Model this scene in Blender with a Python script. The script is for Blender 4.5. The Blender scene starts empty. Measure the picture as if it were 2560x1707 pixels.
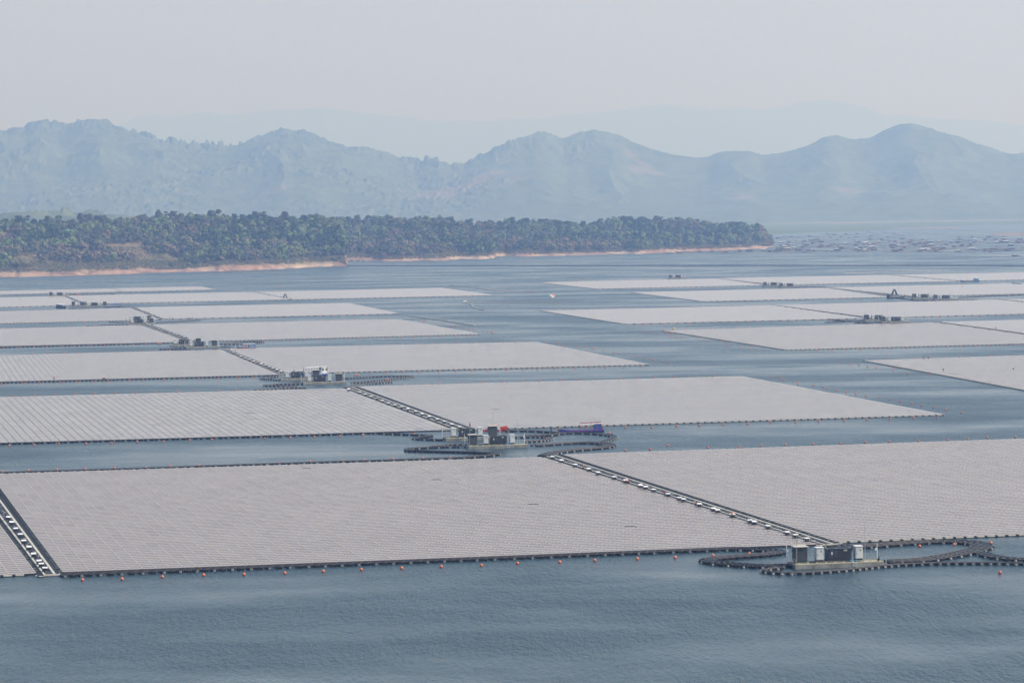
import bpy, math, random
import numpy as np
from mathutils import Vector, Matrix
random.seed(7)
rng = np.random.default_rng(11)
S = bpy.context.scene
COL = S.collection

# ------------------------------------------------------------------ camera
CAMH = 78.0; FPX = 7200.0; CX = 1280.0; CY = 853.5
PITCH = math.atan((CY - 525.0) / FPX); ROLL = math.radians(0.85)
_F = Vector((0, math.cos(PITCH), -math.sin(PITCH)))
_r0 = Vector((1, 0, 0)); _u0 = Vector((0, math.sin(PITCH), math.cos(PITCH)))
_U = _u0 * math.cos(ROLL) + _r0 * math.sin(ROLL)
_R = _r0 * math.cos(ROLL) - _u0 * math.sin(ROLL)
cam = bpy.data.cameras.new("camera"); camo = bpy.data.objects.new("camera", cam); COL.objects.link(camo)
camo.matrix_world = Matrix(((_R.x, _U.x, -_F.x, 0), (_R.y, _U.y, -_F.y, 0), (_R.z, _U.z, -_F.z, CAMH), (0, 0, 0, 1)))
cam.sensor_width = 36; cam.lens = 36 * FPX / 2560.0; cam.clip_start = 1; cam.clip_end = 120000
S.camera = camo

# ------------------------------------------------------------------ sky, sun, exposure
SUN_EL = math.radians(45); SUN_AZ = math.radians(100)      # azimuth clockwise from +Y: the sun stands high on the right
world = bpy.data.worlds.new("World"); S.world = world; world.use_nodes = True
wn = world.node_tree.nodes; wn.clear()
wo = wn.new("ShaderNodeOutputWorld"); wb = wn.new("ShaderNodeBackground"); ws = wn.new("ShaderNodeTexSky")
ws.sky_type = 'NISHITA'; ws.sun_disc = False; ws.sun_elevation = SUN_EL; ws.sun_rotation = SUN_AZ
ws.air_density = 1.6; ws.dust_density = 2.0; ws.ozone_density = 2.5; ws.altitude = 300
wb.inputs[1].default_value = 0.12
world.node_tree.links.new(ws.outputs[0], wb.inputs[0]); world.node_tree.links.new(wb.outputs[0], wo.inputs[0])
sl = bpy.data.lights.new("sun", 'SUN'); sl.energy = 3.6; sl.angle = math.radians(0.5); sl.color = (1.0, 0.95, 0.97)
so = bpy.data.objects.new("sun", sl); COL.objects.link(so)
_sd = Vector((math.sin(SUN_AZ) * math.cos(SUN_EL), math.cos(SUN_AZ) * math.cos(SUN_EL), math.sin(SUN_EL)))
so.rotation_euler = _sd.to_track_quat('Z', 'Y').to_euler(); so.location = (0, 0, 3000)
S.view_settings.view_transform = 'Standard'; S.view_settings.look = 'None'
S.view_settings.exposure = 0.40; S.view_settings.gamma = 1.0
S.cycles.volume_bounces = 1; S.cycles.max_bounces = 6; S.cycles.diffuse_bounces = 2; S.cycles.glossy_bounces = 3
S.cycles.caustics_reflective = False; S.cycles.caustics_refractive = False
S.cycles.use_denoising = True

def P(px, py, z=0.0):
    d = _R * ((px - CX) / FPX) + _U * ((CY - py) / FPX) + _F
    t = (z - CAMH) / d.z
    return Vector((d.x * t, d.y * t, z))
def yh(px):
    return 525.0 - math.tan(ROLL) * (px - CX)
def ppm(px, py):
    return (py - yh(px)) / CAMH
def at_dist(px, py, D):
    d = _R * ((px - CX) / FPX) + _U * ((CY - py) / FPX) + _F
    t = D / d.y
    return Vector((d.x * t, d.y * t, CAMH + d.z * t))

# ------------------------------------------------------------------ materials
def mat(name, col, rough=0.6, metal=0.0, var=0.0, scale=1.0, col2=None, spec=0.5, bump=0.0):
    m = bpy.data.materials.new(name); m.use_nodes = True
    nt = m.node_tree; b = nt.nodes["Principled BSDF"]
    b.inputs["Roughness"].default_value = rough; b.inputs["Metallic"].default_value = metal
    b.inputs["Specular IOR Level"].default_value = spec
    b.inputs["Base Color"].default_value = (*col, 1)
    g = nt.nodes.new("ShaderNodeNewGeometry"); n = nt.nodes.new("ShaderNodeTexNoise")
    n.inputs["Scale"].default_value = scale; n.inputs["Detail"].default_value = 4
    nt.links.new(g.outputs["Position"], n.inputs["Vector"])
    mr = nt.nodes.new("ShaderNodeMapRange"); mr.inputs[1].default_value = 0.32; mr.inputs[2].default_value = 0.68
    nt.links.new(n.outputs[0], mr.inputs[0])
    mx = nt.nodes.new("ShaderNodeMix"); mx.data_type = 'RGBA'
    c2 = col2 if col2 else tuple(c * (1 - max(var, .12)) for c in col)
    mx.inputs[6].default_value = (*col, 1); mx.inputs[7].default_value = (*c2, 1)
    nt.links.new(mr.outputs[0], mx.inputs[0]); nt.links.new(mx.outputs[2], b.inputs["Base Color"])
    if bump:
        bp = nt.nodes.new("ShaderNodeBump"); bp.inputs["Strength"].default_value = 1; bp.inputs["Distance"].default_value = bump
        nt.links.new(n.outputs[0], bp.inputs["Height"]); nt.links.new(bp.outputs[0], b.inputs["Normal"])
    return m

M = {}
M['panel'] = mat("dusty_panel_glass", (0.35, 0.302, 0.285), 0.24, 0, .2, 0.05, (0.385, 0.337, 0.31), 0.5)
M['panel_back'] = mat("panel_frame_metal", (0.30, 0.29, 0.28), 0.5, 0.3)
M['deck_beige'] = mat("beige_float_plastic", (0.38, 0.36, 0.31), 0.7, 0, .3, 1.2)
M['column'] = mat("column_float_plastic", (0.46, 0.445, 0.39), 0.7, 0, .2, 1)
M['deck_white'] = mat("pale_walkway", (0.62, 0.59, 0.50), 0.7, 0, .3, 0.8)
M['black'] = mat("black_float_plastic", (0.012, 0.013, 0.018), 0.6, 0, .4, 1.0, spec=.3)
M['dark'] = mat("dark_float_plastic", (0.045, 0.045, 0.055), 0.6, 0, .4, 1.5)
M['cable'] = mat("weathered_cable_grey", (0.12, 0.115, 0.12), 0.7, 0, .5, 2.0, (0.05, 0.045, 0.05))
M['bracket'] = mat("galvanised_bracket", (0.50, 0.50, 0.46), 0.5, 0.2, .3, 2)
M['white'] = mat("white_paint", (0.80, 0.80, 0.80), 0.5, 0, .06, 1)
M['offwhite'] = mat("cabinet_white", (0.66, 0.67, 0.67), 0.5, 0, .1, 0.7)
M['steel'] = mat("dark_green_grey_steel", (0.060, 0.072, 0.078), 0.5, 0.1, .3, 0.6)
M['steel2'] = mat("near_black_steel", (0.028, 0.034, 0.042), 0.5, 0.1, .3, 0.6)
M['roofbeige'] = mat("pale_roof_sheet", (0.60, 0.57, 0.48), 0.6, 0, .15, 1)
M['concrete'] = mat("weathered_pontoon_concrete", (0.34, 0.34, 0.30), 0.85, 0, .45, 0.5, (0.17, 0.17, 0.15))
M['pdeck'] = mat("pontoon_deck", (0.20, 0.21, 0.17), 0.85, 0, .4, 0.7)
M['yellowish'] = mat("pale_timber_edge", (0.62, 0.56, 0.38), 0.7, 0, .3, 0.9)
M['orange'] = mat("orange_buoy_plastic", (0.70, 0.19, 0.08), 0.4, 0, .15, 1.5)
M['red'] = mat("red_paint", (0.62, 0.05, 0.03), 0.5, 0, .15, 1)
M['darkred'] = mat("dark_red_paint", (0.22, 0.035, 0.03), 0.6, 0, .15, 1)
M['blue'] = mat("blue_hull_paint", (0.035, 0.10, 0.48), 0.35, 0, .2, 0.7)
M['navy'] = mat("navy_hull_paint", (0.015, 0.025, 0.10), 0.35, 0, .2, 0.7)
M['skyblue'] = mat("light_blue_paint", (0.10, 0.36, 0.62), 0.4, 0, .15, 0.7)
M['glass'] = mat("window_glass", (0.10, 0.13, 0.15), 0.1, 0, .1, 1)
M['yellow'] = mat("yellow_paint", (0.75, 0.50, 0.04), 0.5, 0, .15, 1)
M['skin'] = mat("skin", (0.30, 0.16, 0.10), 0.6)
M['hivis'] = mat("orange_work_clothes", (0.85, 0.18, 0.03), 0.8, 0, .2, 6)
M['redcloth'] = mat("red_work_clothes", (0.60, 0.05, 0.04), 0.8, 0, .2, 6)
M['navycloth'] = mat("navy_work_clothes", (0.02, 0.025, 0.06), 0.8, 0, .2, 6)
M['trousers'] = mat("dark_trousers", (0.03, 0.03, 0.045), 0.85)
M['wood'] = mat("raft_timber", (0.26, 0.22, 0.19), 0.8, 0, .4, 0.2, (0.36, 0.31, 0.26))
M['hutwall'] = mat("hut_wall_boards", (0.20, 0.17, 0.15), 0.8, 0, .4, 0.3)
M['roofblue'] = mat("blue_grey_roof_sheet", (0.28, 0.36, 0.45), 0.6, 0, .2, 0.3)
M['roofbrown'] = mat("rusty_brown_roof", (0.24, 0.12, 0.09), 0.8, 0, .3, 0.3)
M['roofgrey'] = mat("dark_grey_roof", (0.10, 0.10, 0.12), 0.8, 0, .3, 0.3)
M['bark'] = mat("tree_bark", (0.16, 0.13, 0.11), 0.9, 0, .3, 1)
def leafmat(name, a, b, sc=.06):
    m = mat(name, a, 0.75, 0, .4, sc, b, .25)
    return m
M['leaf0'] = leafmat("green_foliage", (0.105, 0.18, 0.065), (0.17, 0.22, 0.09))  # leaf tones spread apart: the lighter ones also paint in sunlit crowns
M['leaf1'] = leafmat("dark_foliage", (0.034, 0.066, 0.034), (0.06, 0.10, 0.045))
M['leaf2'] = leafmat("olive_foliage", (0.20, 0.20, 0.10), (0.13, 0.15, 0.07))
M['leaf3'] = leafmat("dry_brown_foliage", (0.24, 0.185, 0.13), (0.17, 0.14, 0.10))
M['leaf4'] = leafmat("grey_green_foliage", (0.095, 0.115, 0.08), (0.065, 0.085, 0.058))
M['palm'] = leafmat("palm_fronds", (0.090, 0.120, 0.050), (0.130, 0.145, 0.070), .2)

# ------------------------------------------------------------------ mesh helpers
def npmesh(name, V, F, mats, midx=None, smooth=False):
    me = bpy.data.meshes.new(name)
    V = np.asarray(V, dtype=np.float32); F = np.asarray(F, dtype=np.int32)
    n = F.shape[1]
    me.vertices.add(len(V)); me.vertices.foreach_set("co", V.ravel())
    me.loops.add(F.size); me.loops.foreach_set("vertex_index", F.ravel())
    me.polygons.add(len(F)); me.polygons.foreach_set("loop_start", np.arange(0, F.size, n, dtype=np.int32))
    me.polygons.foreach_set("loop_total", np.full(len(F), n, dtype=np.int32))
    if midx is not None: me.polygons.foreach_set("material_index", np.asarray(midx, dtype=np.int32))
    if smooth: me.polygons.foreach_set("use_smooth", np.ones(len(F), dtype=bool))
    for m in mats: me.materials.append(m)
    me.update(calc_edges=True)
    return me

class MB:
    def __init__(s): s.v = []; s.f = []; s.m = []
    def add(s, vs, fs, m=0):
        o = len(s.v); s.v += [tuple(p) for p in vs]; s.f += [tuple(o + i for i in f) for f in fs]; s.m += [m] * len(fs)
    def box(s, c, size, ax=None, m=0):
        c = Vector(c); X, Y, Z = ax if ax else (Vector((1, 0, 0)), Vector((0, 1, 0)), Vector((0, 0, 1)))
        a, b, h = X * size[0] / 2, Y * size[1] / 2, Z * size[2] / 2
        vs = [c + a * i + b * j + h * k for k in (-1, 1) for j in (-1, 1) for i in (-1, 1)]
        s.add(vs, [(0, 2, 3, 1), (4, 5, 7, 6), (0, 1, 5, 4), (2, 6, 7, 3), (0, 4, 6, 2), (1, 3, 7, 5)], m)
    def tube(s, pts, r, n=6, m=0, cap=True):
        pts = [Vector(p) for p in pts]; rs = r if isinstance(r, (list, tuple)) else [r] * len(pts)
        o = len(s.v); k = len(pts)
        for i, p in enumerate(pts):
            d = (pts[min(i + 1, k - 1)] - pts[max(i - 1, 0)]).normalized()
            a = d.cross(Vector((0, 0, 1)))
            if a.length < 1e-3: a = Vector((1, 0, 0))
            a.normalize(); b = d.cross(a)
            for j in range(n):
                t = 2 * math.pi * j / n; s.v.append(tuple(p + (a * math.cos(t) + b * math.sin(t)) * rs[i]))
        for i in range(k - 1):
            for j in range(n):
                s.f.append((o + i * n + j, o + i * n + (j + 1) % n, o + (i + 1) * n + (j + 1) % n, o + (i + 1) * n + j)); s.m.append(m)
        if cap:
            s.f.append(tuple(o + j for j in reversed(range(n)))); s.f.append(tuple(o + (k - 1) * n + j for j in range(n))); s.m += [m, m]
    def lathe(s, prof, n=12, c=(0, 0, 0), m=0):
        o = len(s.v); k = len(prof)
        for (r, z) in prof:
            for j in range(n):
                t = 2 * math.pi * j / n; s.v.append((c[0] + r * math.cos(t), c[1] + r * math.sin(t), c[2] + z))
        for i in range(k - 1):
            for j in range(n):
                s.f.append((o + i * n + j, o + i * n + (j + 1) % n, o + (i + 1) * n + (j + 1) % n, o + (i + 1) * n + j)); s.m.append(m)
        s.f.append(tuple(o + j for j in reversed(range(n)))); s.f.append(tuple(o + (k - 1) * n + j for j in range(n))); s.m += [m, m]
    def mesh(s, name, mats, smooth=False):
        me = bpy.data.meshes.new(name); me.from_pydata(s.v, [], s.f)
        for q in (mats if isinstance(mats, (list, tuple)) else [mats]): me.materials.append(q)
        me.polygons.foreach_set("material_index", s.m)
        if smooth: me.polygons.foreach_set("use_smooth", [True] * len(s.f))
        me.update(); return me
    def build(s, name, mats, parent=None, smooth=False, label=None):
        return link(name, s.mesh(name, mats, smooth), parent, label)

def link(name, me, parent=None, label=None):
    o = bpy.data.objects.new(name, me); COL.objects.link(o)
    if parent is not None: o.parent = parent
    if label: o['label'] = label
    return o
def tag(o, label, cat, group=None, kind=None):
    o['label'] = label
    if cat: o['category'] = cat
    if group: o['group'] = group
    if kind: o['kind'] = kind
    return o
def thing(name, label, cat, loc=(0, 0, 0), rz=0.0, group=None):
    o = bpy.data.objects.new(name, None); COL.objects.link(o); o.empty_display_size = 0.5
    o.location = loc; o.rotation_euler = (0, 0, rz); return tag(o, label, cat, group)
def kids(o): return [c for c in COL.objects if c.parent == o]
def dup(root, ks, loc, rz=0.0, sc=1.0, label=None, group=None):
    r = root.copy(); COL.objects.link(r); r.location = loc; r.rotation_euler = (0, 0, rz)
    r.scale = (sc, sc, sc) if not isinstance(sc, tuple) else sc
    if label: r['label'] = label
    if group: r['group'] = group
    for ch, gs in ks:
        c = ch.copy(); COL.objects.link(c); c.parent = r
        for g in gs:
            d = g.copy(); COL.objects.link(d); d.parent = c
    return r
ONES = "first second third fourth fifth sixth seventh eighth ninth tenth eleventh twelfth thirteenth fourteenth fifteenth sixteenth seventeenth eighteenth nineteenth".split()
TENS = {2: "twent", 3: "thirt", 4: "fort", 5: "fift", 6: "sixt", 7: "sevent", 8: "eight", 9: "ninet"}
def nth(n):
    if n < 20: return ONES[n - 1]
    t, o = divmod(n, 10)
    if t > 9: return f"{n}th"
    return TENS[t] + ("ieth" if o == 0 else "y-" + ONES[o - 1])
def lerp(a, b, t): return a + (b - a) * t
def catmull(pts, step):
    P_ = [pts[0] * 2 - pts[1]] + pts + [pts[-1] * 2 - pts[-2]]; out = []
    for i in range(1, len(P_) - 2):
        a, b, c, d = P_[i - 1:i + 3]; n = max(4, int((c - b).length / 0.6))
        for k in range(n):
            t = k / n
            out.append(0.5 * ((2 * b) + (c - a) * t + (2 * a - 5 * b + 4 * c - d) * t * t + (3 * b - a - 3 * c + d) * t ** 3))
    out.append(pts[-1]); res = [out[0]]; acc = 0
    for i in range(1, len(out)):
        acc += (out[i] - out[i - 1]).length
        if acc >= step: res.append(out[i]); acc = 0
    return res

# ------------------------------------------------------------------ noise (numpy value noise)
_perm = rng.random((256, 256)).astype(np.float64)
def vnoise(x, y):
    xi = np.floor(x).astype(int); yi = np.floor(y).astype(int); fx = x - xi; fy = y - yi
    fx = fx * fx * (3 - 2 * fx); fy = fy * fy * (3 - 2 * fy)
    g = lambda a, b: _perm[a & 255, b & 255]
    return (g(xi, yi) * (1 - fx) + g(xi + 1, yi) * fx) * (1 - fy) + (g(xi, yi + 1) * (1 - fx) + g(xi + 1, yi + 1) * fx) * fy
def fbm(x, y, o=4, ridge=False):
    s = 0; a = 1; t = 0
    for k in range(o):
        v = vnoise(x * 2 ** k + 17 * k, y * 2 ** k + 31 * k)
        if ridge: v = 1 - np.abs(2 * v - 1)
        s = s + a * v; t += a; a *= .5
    return s / t

# ------------------------------------------------------------------ water
def water_mat():
    m = bpy.data.materials.new("lake_water"); m.use_nodes = True; nt = m.node_tree; N = nt.nodes; L = nt.links
    b = N["Principled BSDF"]; b.inputs["IOR"].default_value = 1.333
    b.inputs["Base Color"].default_value = (0.026, 0.055, 0.072, 1)
    g = N.new("ShaderNodeNewGeometry")
    def noise(sx, sy, det, rough=.5, rot=0.0):
        mp = N.new("ShaderNodeMapping"); mp.inputs["Scale"].default_value = (sx, sy, 1); mp.inputs["Rotation"].default_value = (0, 0, rot)
        L.new(g.outputs["Position"], mp.inputs[0]); n = N.new("ShaderNodeTexNoise"); n.inputs["Scale"].default_value = 1
        n.inputs["Detail"].default_value = det; n.inputs["Roughness"].default_value = rough; L.new(mp.outputs[0], n.inputs["Vector"]); return n
    big = noise(0.007, 0.0125, 4, .6, .35); mid = noise(0.012, 0.035, 2, .5, .2)
    mr = N.new("ShaderNodeMapRange"); mr.inputs[1].default_value = .40; mr.inputs[2].default_value = .58; L.new(big.outputs[0], mr.inputs[0])
    mr2 = N.new("ShaderNodeMapRange"); mr2.inputs[1].default_value = .35; mr2.inputs[2].default_value = .65; L.new(mid.outputs[0], mr2.inputs[0])
    mx = N.new("ShaderNodeMath"); mx.operation = 'MULTIPLY_ADD'; mx.inputs[1].default_value = .35; L.new(mr2.outputs[0], mx.inputs[0]); L.new(mr.outputs[0], mx.inputs[2])
    # wind: 0 calm .. 1.35 ruffled
    st = N.new("ShaderNodeMapRange"); st.inputs[1].default_value = 0; st.inputs[2].default_value = 1.35; st.inputs[3].default_value = WAVE[0]; st.inputs[4].default_value = WAVE[1]
    L.new(mx.outputs[0], st.inputs[0])
    rp = noise(0.95, 0.26, 3, .7, .12); rp2 = noise(0.22, 0.06, 3, .6, -.1)
    ad = N.new("ShaderNodeMath"); ad.operation = 'MULTIPLY_ADD'; ad.inputs[1].default_value = 1.1; L.new(rp2.outputs[0], ad.inputs[0]); L.new(rp.outputs[0], ad.inputs[2])
    bp = N.new("ShaderNodeBump"); bp.inputs["Strength"].default_value = 1.0; L.new(st.outputs[0], bp.inputs["Distance"]); L.new(ad.outputs[0], bp.inputs["Height"])
    L.new(bp.outputs[0], b.inputs["Normal"])
    rr = N.new("ShaderNodeMapRange"); rr.inputs[1].default_value = 0; rr.inputs[2].default_value = 1.35; rr.inputs[3].default_value = .13; rr.inputs[4].default_value = .37
    L.new(mx.outputs[0], rr.inputs[0]); L.new(rr.outputs[0], b.inputs["Roughness"])
    return m
WAVE = (0.13, 1.30)
mb = MB(); mb.add([(-20000, -300, 0), (20000, -300, 0), (20000, 62000, 0), (-20000, 62000, 0)], [(0, 1, 2, 3)])
w = mb.build("lake_water", water_mat()); tag(w, "wide slate blue lake ruffled by light wind", None, kind="structure")

# ------------------------------------------------------------------ solar arrays
def quadmap(tl, tr, br, bl):
    TL, TR, BR, BL = P(*tl), P(*tr), P(*br), P(*bl)
    return lambda a, b: lerp(lerp(BL, BR, a), lerp(TL, TR, a), b), (BR - BL).length, (TL - BL).length
ARR = {}
def island(key, tl, tr, br, bl, lod, label, front_edge=True):
    f, Lu, Lv = quadmap(tl, tr, br, bl); ARR[key] = f
    nu = max(4, round(Lu / 2.9)); nv = max(3, round(Lv / 3.35))
    c = f(.5, 0); root = thing("solar_array", label, "solar array", (c.x, c.y, 0), 0, "floating solar arrays on the lake")
    off = Vector((c.x, c.y, 0))
    U = (f(1, 0) - f(0, 0)).normalized(); Vd = (f(0, 1) - f(0, 0)).normalized()
    # float deck under the panels
    mb = MB(); p = [f(0, 0) - off, f(1, 0) - off, f(1, 1) - off, f(0, 1) - off]
    mb.add([q + Vector((0, 0, .18)) for q in p] + [q - Vector((0, 0, .2)) for q in p], [(0, 1, 2, 3), (4, 5, 1, 0), (5, 6, 2, 1), (6, 7, 3, 2), (7, 4, 0, 3)])
    mb.build("float_deck", M['dark'], root)
    # beige walkway strips between the columns, and along the front edge
    V = []; Fc = []
    def strip(a0, a1, b0, b1, z):
        o = len(V); V.extend([f(a0, b0) - off + Vector((0, 0, z)), f(a1, b0) - off + Vector((0, 0, z)), f(a1, b1) - off + Vector((0, 0, z)), f(a0, b1) - off + Vector((0, 0, z))]); Fc.append((o, o + 1, o + 2, o + 3))
    if lod < 2:
        for i in range(nu + 1):
            a = i / nu; w_ = (.115 if lod == 0 else .055) / Lu; strip(a - w_, a + w_, 0, 1, .455)
        me = npmesh("column_walkway", [tuple(v) for v in V], Fc, [M['column']]); link("column_walkway", me, root)
    # panels
    g0 = .055 if lod < 2 else 0.0   # column gap, fraction of a cell
    def row(j, cells):
        vs = []; fs = []
        b0 = (j + .05) / nv; b1 = (j + (.83 if lod == 0 else .86)) / nv
        n = nu if cells else max(2, nu // 6)
        for i in range(n):
            gone = cells and random.random() < .0006
            a0 = (i + g0) / n; a1 = (i + 1 - g0) / n
            t = random.gauss(0, .006) if cells else 0
            o = len(vs)
            zf = .43 + t - (.12 if gone else 0); zb = .45 - t - (.12 if gone else 0)
            for (a, b, z) in ((a0, b0, zf), (a1, b0, zf), (a1, b1, zb), (a0, b1, zb)): vs.append(f(a, b) - off + Vector((0, 0, z)))
            fs.append((o, o + 1, o + 2, o + 3))
            if lod == 0:
                for (a, b, z) in ((a0, b0, zf - .17), (a1, b0, zf - .17)): vs.append(f(a, b) - off + Vector((0, 0, z)))
                fs.append((o + 4, o + 5, o + 1, o))
                for (a, b, z) in ((a0, b1, .2), (a1, b1, .2)): vs.append(f(a, b) - off + Vector((0, 0, z)))
                fs.append((o + 3, o + 2, o + 7, o + 6))
        return vs, fs
    if lod == 0:
        rows = min(nv, 100)
        for j in range(nv):
            vs, fs = row(j, True)
            midx = [0 if k % 3 == 0 else 1 for k in range(len(fs))]
            me = npmesh("panel_row", [tuple(v) for v in vs], fs, [M['panel'], M['dark']], midx); link("panel_row", me, root)
    else:
        AV = []; AF = []
        for j in range(nv):
            vs, fs = row(j, lod == 1); o = len(AV); AV += [tuple(v) for v in vs]; AF += [tuple(o + k for k in q) for q in fs]
        link("panel_field", npmesh("panel_field", AV, AF, [M['panel']]), root)
    # edge: pale float kerb with dark float ends on the front and on the sides
    mbw = MB(); mbd = MB()
    for (p0, p1, nrm) in ((f(0, 0), f(1, 0), -Vd if key not in ('A1', 'B1', 'C1', 'D1') else None), (f(0, 0), f(0, 1), -U), (f(1, 0), f(1, 1), U), (f(0, 1), f(1, 1), Vd)):
        if nrm is None: continue
        d = (p1 - p0); Ln = d.length; d.normalize(); stp = 2.6 if lod < 2 else 6.0
        Z = Vector((0, 0, 1)); n = int(Ln / stp)
        for k in range(n):
            q = p0 + d * (k + .5) * stp + nrm * .45 - off
            mbw.box(q + Vector((0, 0, .24)), (stp * .72, .7, .26), (d, nrm, Z))
            mbd.box(q + d * stp * .5 + nrm * .1 + Vector((0, 0, .15)), (stp * .24, .95, .34), (d, nrm, Z))
    mbw.build("edge_float", M['deck_white'], root); mbd.build("edge_joint", M['black'], root)
    return root

island('A0', (-700, 1232), (-95, 1191), (90, 1437), (-520, 1466), 0, "nearest solar array left of the pale walkway, cut off by the left edge")
island('A1', (-24, 1188), (1350, 1145), (2052, 1364), (157, 1434), 0, "largest nearest solar array, filling the foreground left of the long walkway")
island('A2', (1408, 1139), (2760, 1092), (3500, 1299), (2092, 1357.5), 0, "near solar array right of the long walkway, running off the right edge")
island('B1', (-330, 1003), (858, 972.5), (1128, 1077), (-280, 1119), 1, "solar array in the second row, left of its walkway")
island('B2', (895, 968), (1850, 942), (2358, 1038.5), (1180, 1075), 1, "wide solar array in the second row with a dotted white right edge")
island('C1', (-250, 896), (553, 875.5), (697, 938.5), (-250, 962), 1, "solar array in the third row, left of the walkway with white canopies")
island('C2', (564, 873), (1337, 856), (1623, 913), (724, 935), 1, "solar array in the third row ending in mid lake")
island('D1', (-250, 830), (351, 813.5), (474, 856), (-250, 873), 1, "solar array in the fourth row, left of its walkway")
island('D2', (376, 812), (994, 799.3), (1200, 836.5), (495, 854.5), 1, "solar array in the fourth row, right of its walkway, with an oblique right end")
island('E1', (-200, 785), (327, 770.5), (400, 800), (-200, 814), 1, "solar array in the fifth row at the left edge")
island('E2', (338, 769.5), (869, 758.5), (1000, 785), (412, 798.5), 2, "solar array in the fifth row, shorter than its neighbours, right of the walkway")
island('F1', (-200, 749), (158, 741), (207, 763), (-200, 774), 2, "solar array in the sixth row at the left edge")
island('F2', (165, 740), (629, 731), (730, 749.5), (219, 760.5), 2, "solar array in the sixth row between two walkways")
island('F3', (641, 730.8), (1103, 720.3), (1240, 739), (739, 749.3), 2, "solar array in the sixth row right of the black frame")
island('G1', (-200, 733), (278, 721.8), (305, 730), (-200, 741.5), 2, "narrow farthest solar array at the left edge")
island('G2', (284, 721.4), (501, 716.8), (537, 725), (311, 729.9), 2, "small farthest solar array on the left, just below the wooded shore")
island('R1a', (1348, 706.7), (1787, 697), (1912, 713.5), (1492, 723), 2, "farthest solar array on the right, its pointed tip in mid lake")
island('R1b', (1796, 696.5), (2215, 688), (2395, 703.8), (1942, 713), 2, "farthest right hand solar array between two walkways")
island('R1c', (2230, 687.6), (2700, 679), (2860, 693), (2408, 703.3), 2, "farthest solar array at the right edge")
island('R2a', (1577, 731.8), (2056, 720.6), (2222, 743.5), (1759, 754.4), 2, "right hand solar array in the second farthest row with a pointed left tip")
island('R2b', (2072, 719.6), (2750, 705), (2900, 726), (2290, 742), 2, "right hand solar array behind the twin equipment platforms at the right edge")
island('R3a', (1352, 777.5), (1931, 764.5), (2162, 797), (1563, 811), 2, "right hand solar array whose tip reaches farthest into the open lake")
island('R3b', (1940, 763.6), (2490, 750), (2780, 780), (2188, 795.5), 2, "right hand solar array right of the thin black walkway")
island('R3c', (2506, 749.5), (2900, 741), (3150, 768), (2800, 778), 2, "solar array fragment at the right edge behind the right hand walkway")
island('R4a', (1661, 828), (2328, 806.5), (2690, 857), (1966, 875.6), 1, "right hand solar array behind the yellow beacon")
island('R4b', (2352, 805.8), (2900, 792), (3200, 840), (2720, 855), 2, "sliver of solar array at the right edge beyond the black walkway")
island('R5', (2162, 902.8), (2960, 877), (3500, 1010), (2800, 1020), 1, "right hand solar array with workers on it, cut off by the right edge")

# ------------------------------------------------------------------ cable rafts (chains of dark floats carrying cables)
def cable_raft(pts, width, label, step=1.75, close_detail=True, tips=True, group="floating cable chains", dark=False):
    W = [P(*p) for p in pts]; path = catmull(W, step)
    c = path[0]; off = Vector((c.x, c.y, 0)); root = thing("cable_chain", label, "cable chain", (c.x, c.y, 0), 0, group)
    fl = MB(); br = MB(); cb = MB(); Z = Vector((0, 0, 1))
    ns = max(1, round(width / 1.5)); sw = width / ns
    for i, p in enumerate(path):
        d = (path[min(i + 1, len(path) - 1)] - path[max(i - 1, 0)]).normalized(); n = Vector((-d.y, d.x, 0))
        for k in range(ns):
            q = p + n * ((k + .5) * sw - width / 2) - off
            fl.box(q + Vector((0, 0, .2)), (step * .78, sw * .86, .5), (d, n, Z))
        # a bracket across, slightly skewed, with pale float tips on the outside
        sk = (n + d * .35).normalized(); q = p + d * step * .5 - off
        br.box(q + Vector((0, 0, .46)), (width * 1.04, .09, .08), (sk, sk.cross(Z), Z))
        if tips and i % 2 == 0 or width < 2:
            for s_ in (-1, 1) if not dark else (-1,): br.box(q + sk * s_ * (width / 2 + .1) + Vector((0, 0, .22)), (.42, .5, .36), (sk, sk.cross(Z), Z))
    for k in range(ns + 1):
        o = (k / ns - .5) * width * .9
        line = []
        for i, p in enumerate(path):
            d = (path[min(i + 1, len(path) - 1)] - path[max(i - 1, 0)]).normalized(); n = Vector((-d.y, d.x, 0))
            line.append(p + n * o - off + Vector((0, 0, .52)))
        if len(line) > 1: cb.tube(line, .085, 4, 0)
    fl.build("float_row", M['black'], root); br.build("bracket_row", M['bracket'], root); cb.build("cable", M['dark' if dark else 'cable'], root)
    return root
cable_raft([(160, 1440.5), (640, 1421.5), (1280, 1396.5), (1760, 1377.5), (1830, 1375), (1885, 1376), (1925, 1379.5), (1943, 1384), (1920, 1389), (1860, 1393.5), (1800, 1398), (1769, 1403), (1790, 1410), (1850, 1415.5), (1915, 1418.5), (1978, 1416)], 4.2,
           "thick black cable chain along the nearest array's front, ending in an S bend", dark=True)
cable_raft([(1950, 1423), (1915, 1427), (1912, 1431), (1940, 1435), (2000, 1436), (2100, 1430), (2180, 1421), (2250, 1415), (2350, 1411.5), (2470, 1411), (2600, 1413)], 1.3,
           "single line of pale floats passing in front of the nearest equipment platform", step=1.6)
cable_raft([(2085, 1367), (2120, 1370.5), (2165, 1368.5), (2250, 1362), (2340, 1357), (2400, 1357.5), (2440, 1361.5), (2456, 1368), (2440, 1377), (2396, 1388), (2340, 1398), (2290, 1404), (2225, 1407)], 5.2,
           "broad grey cable chain looping right of the nearest equipment platform")
cable_raft([(2432, 1379), (2450, 1385), (2475, 1393), (2515, 1399.5), (2560, 1402), (2640, 1403)], 3.4,
           "dark cable chain leaving the broad loop towards the right edge")
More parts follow.
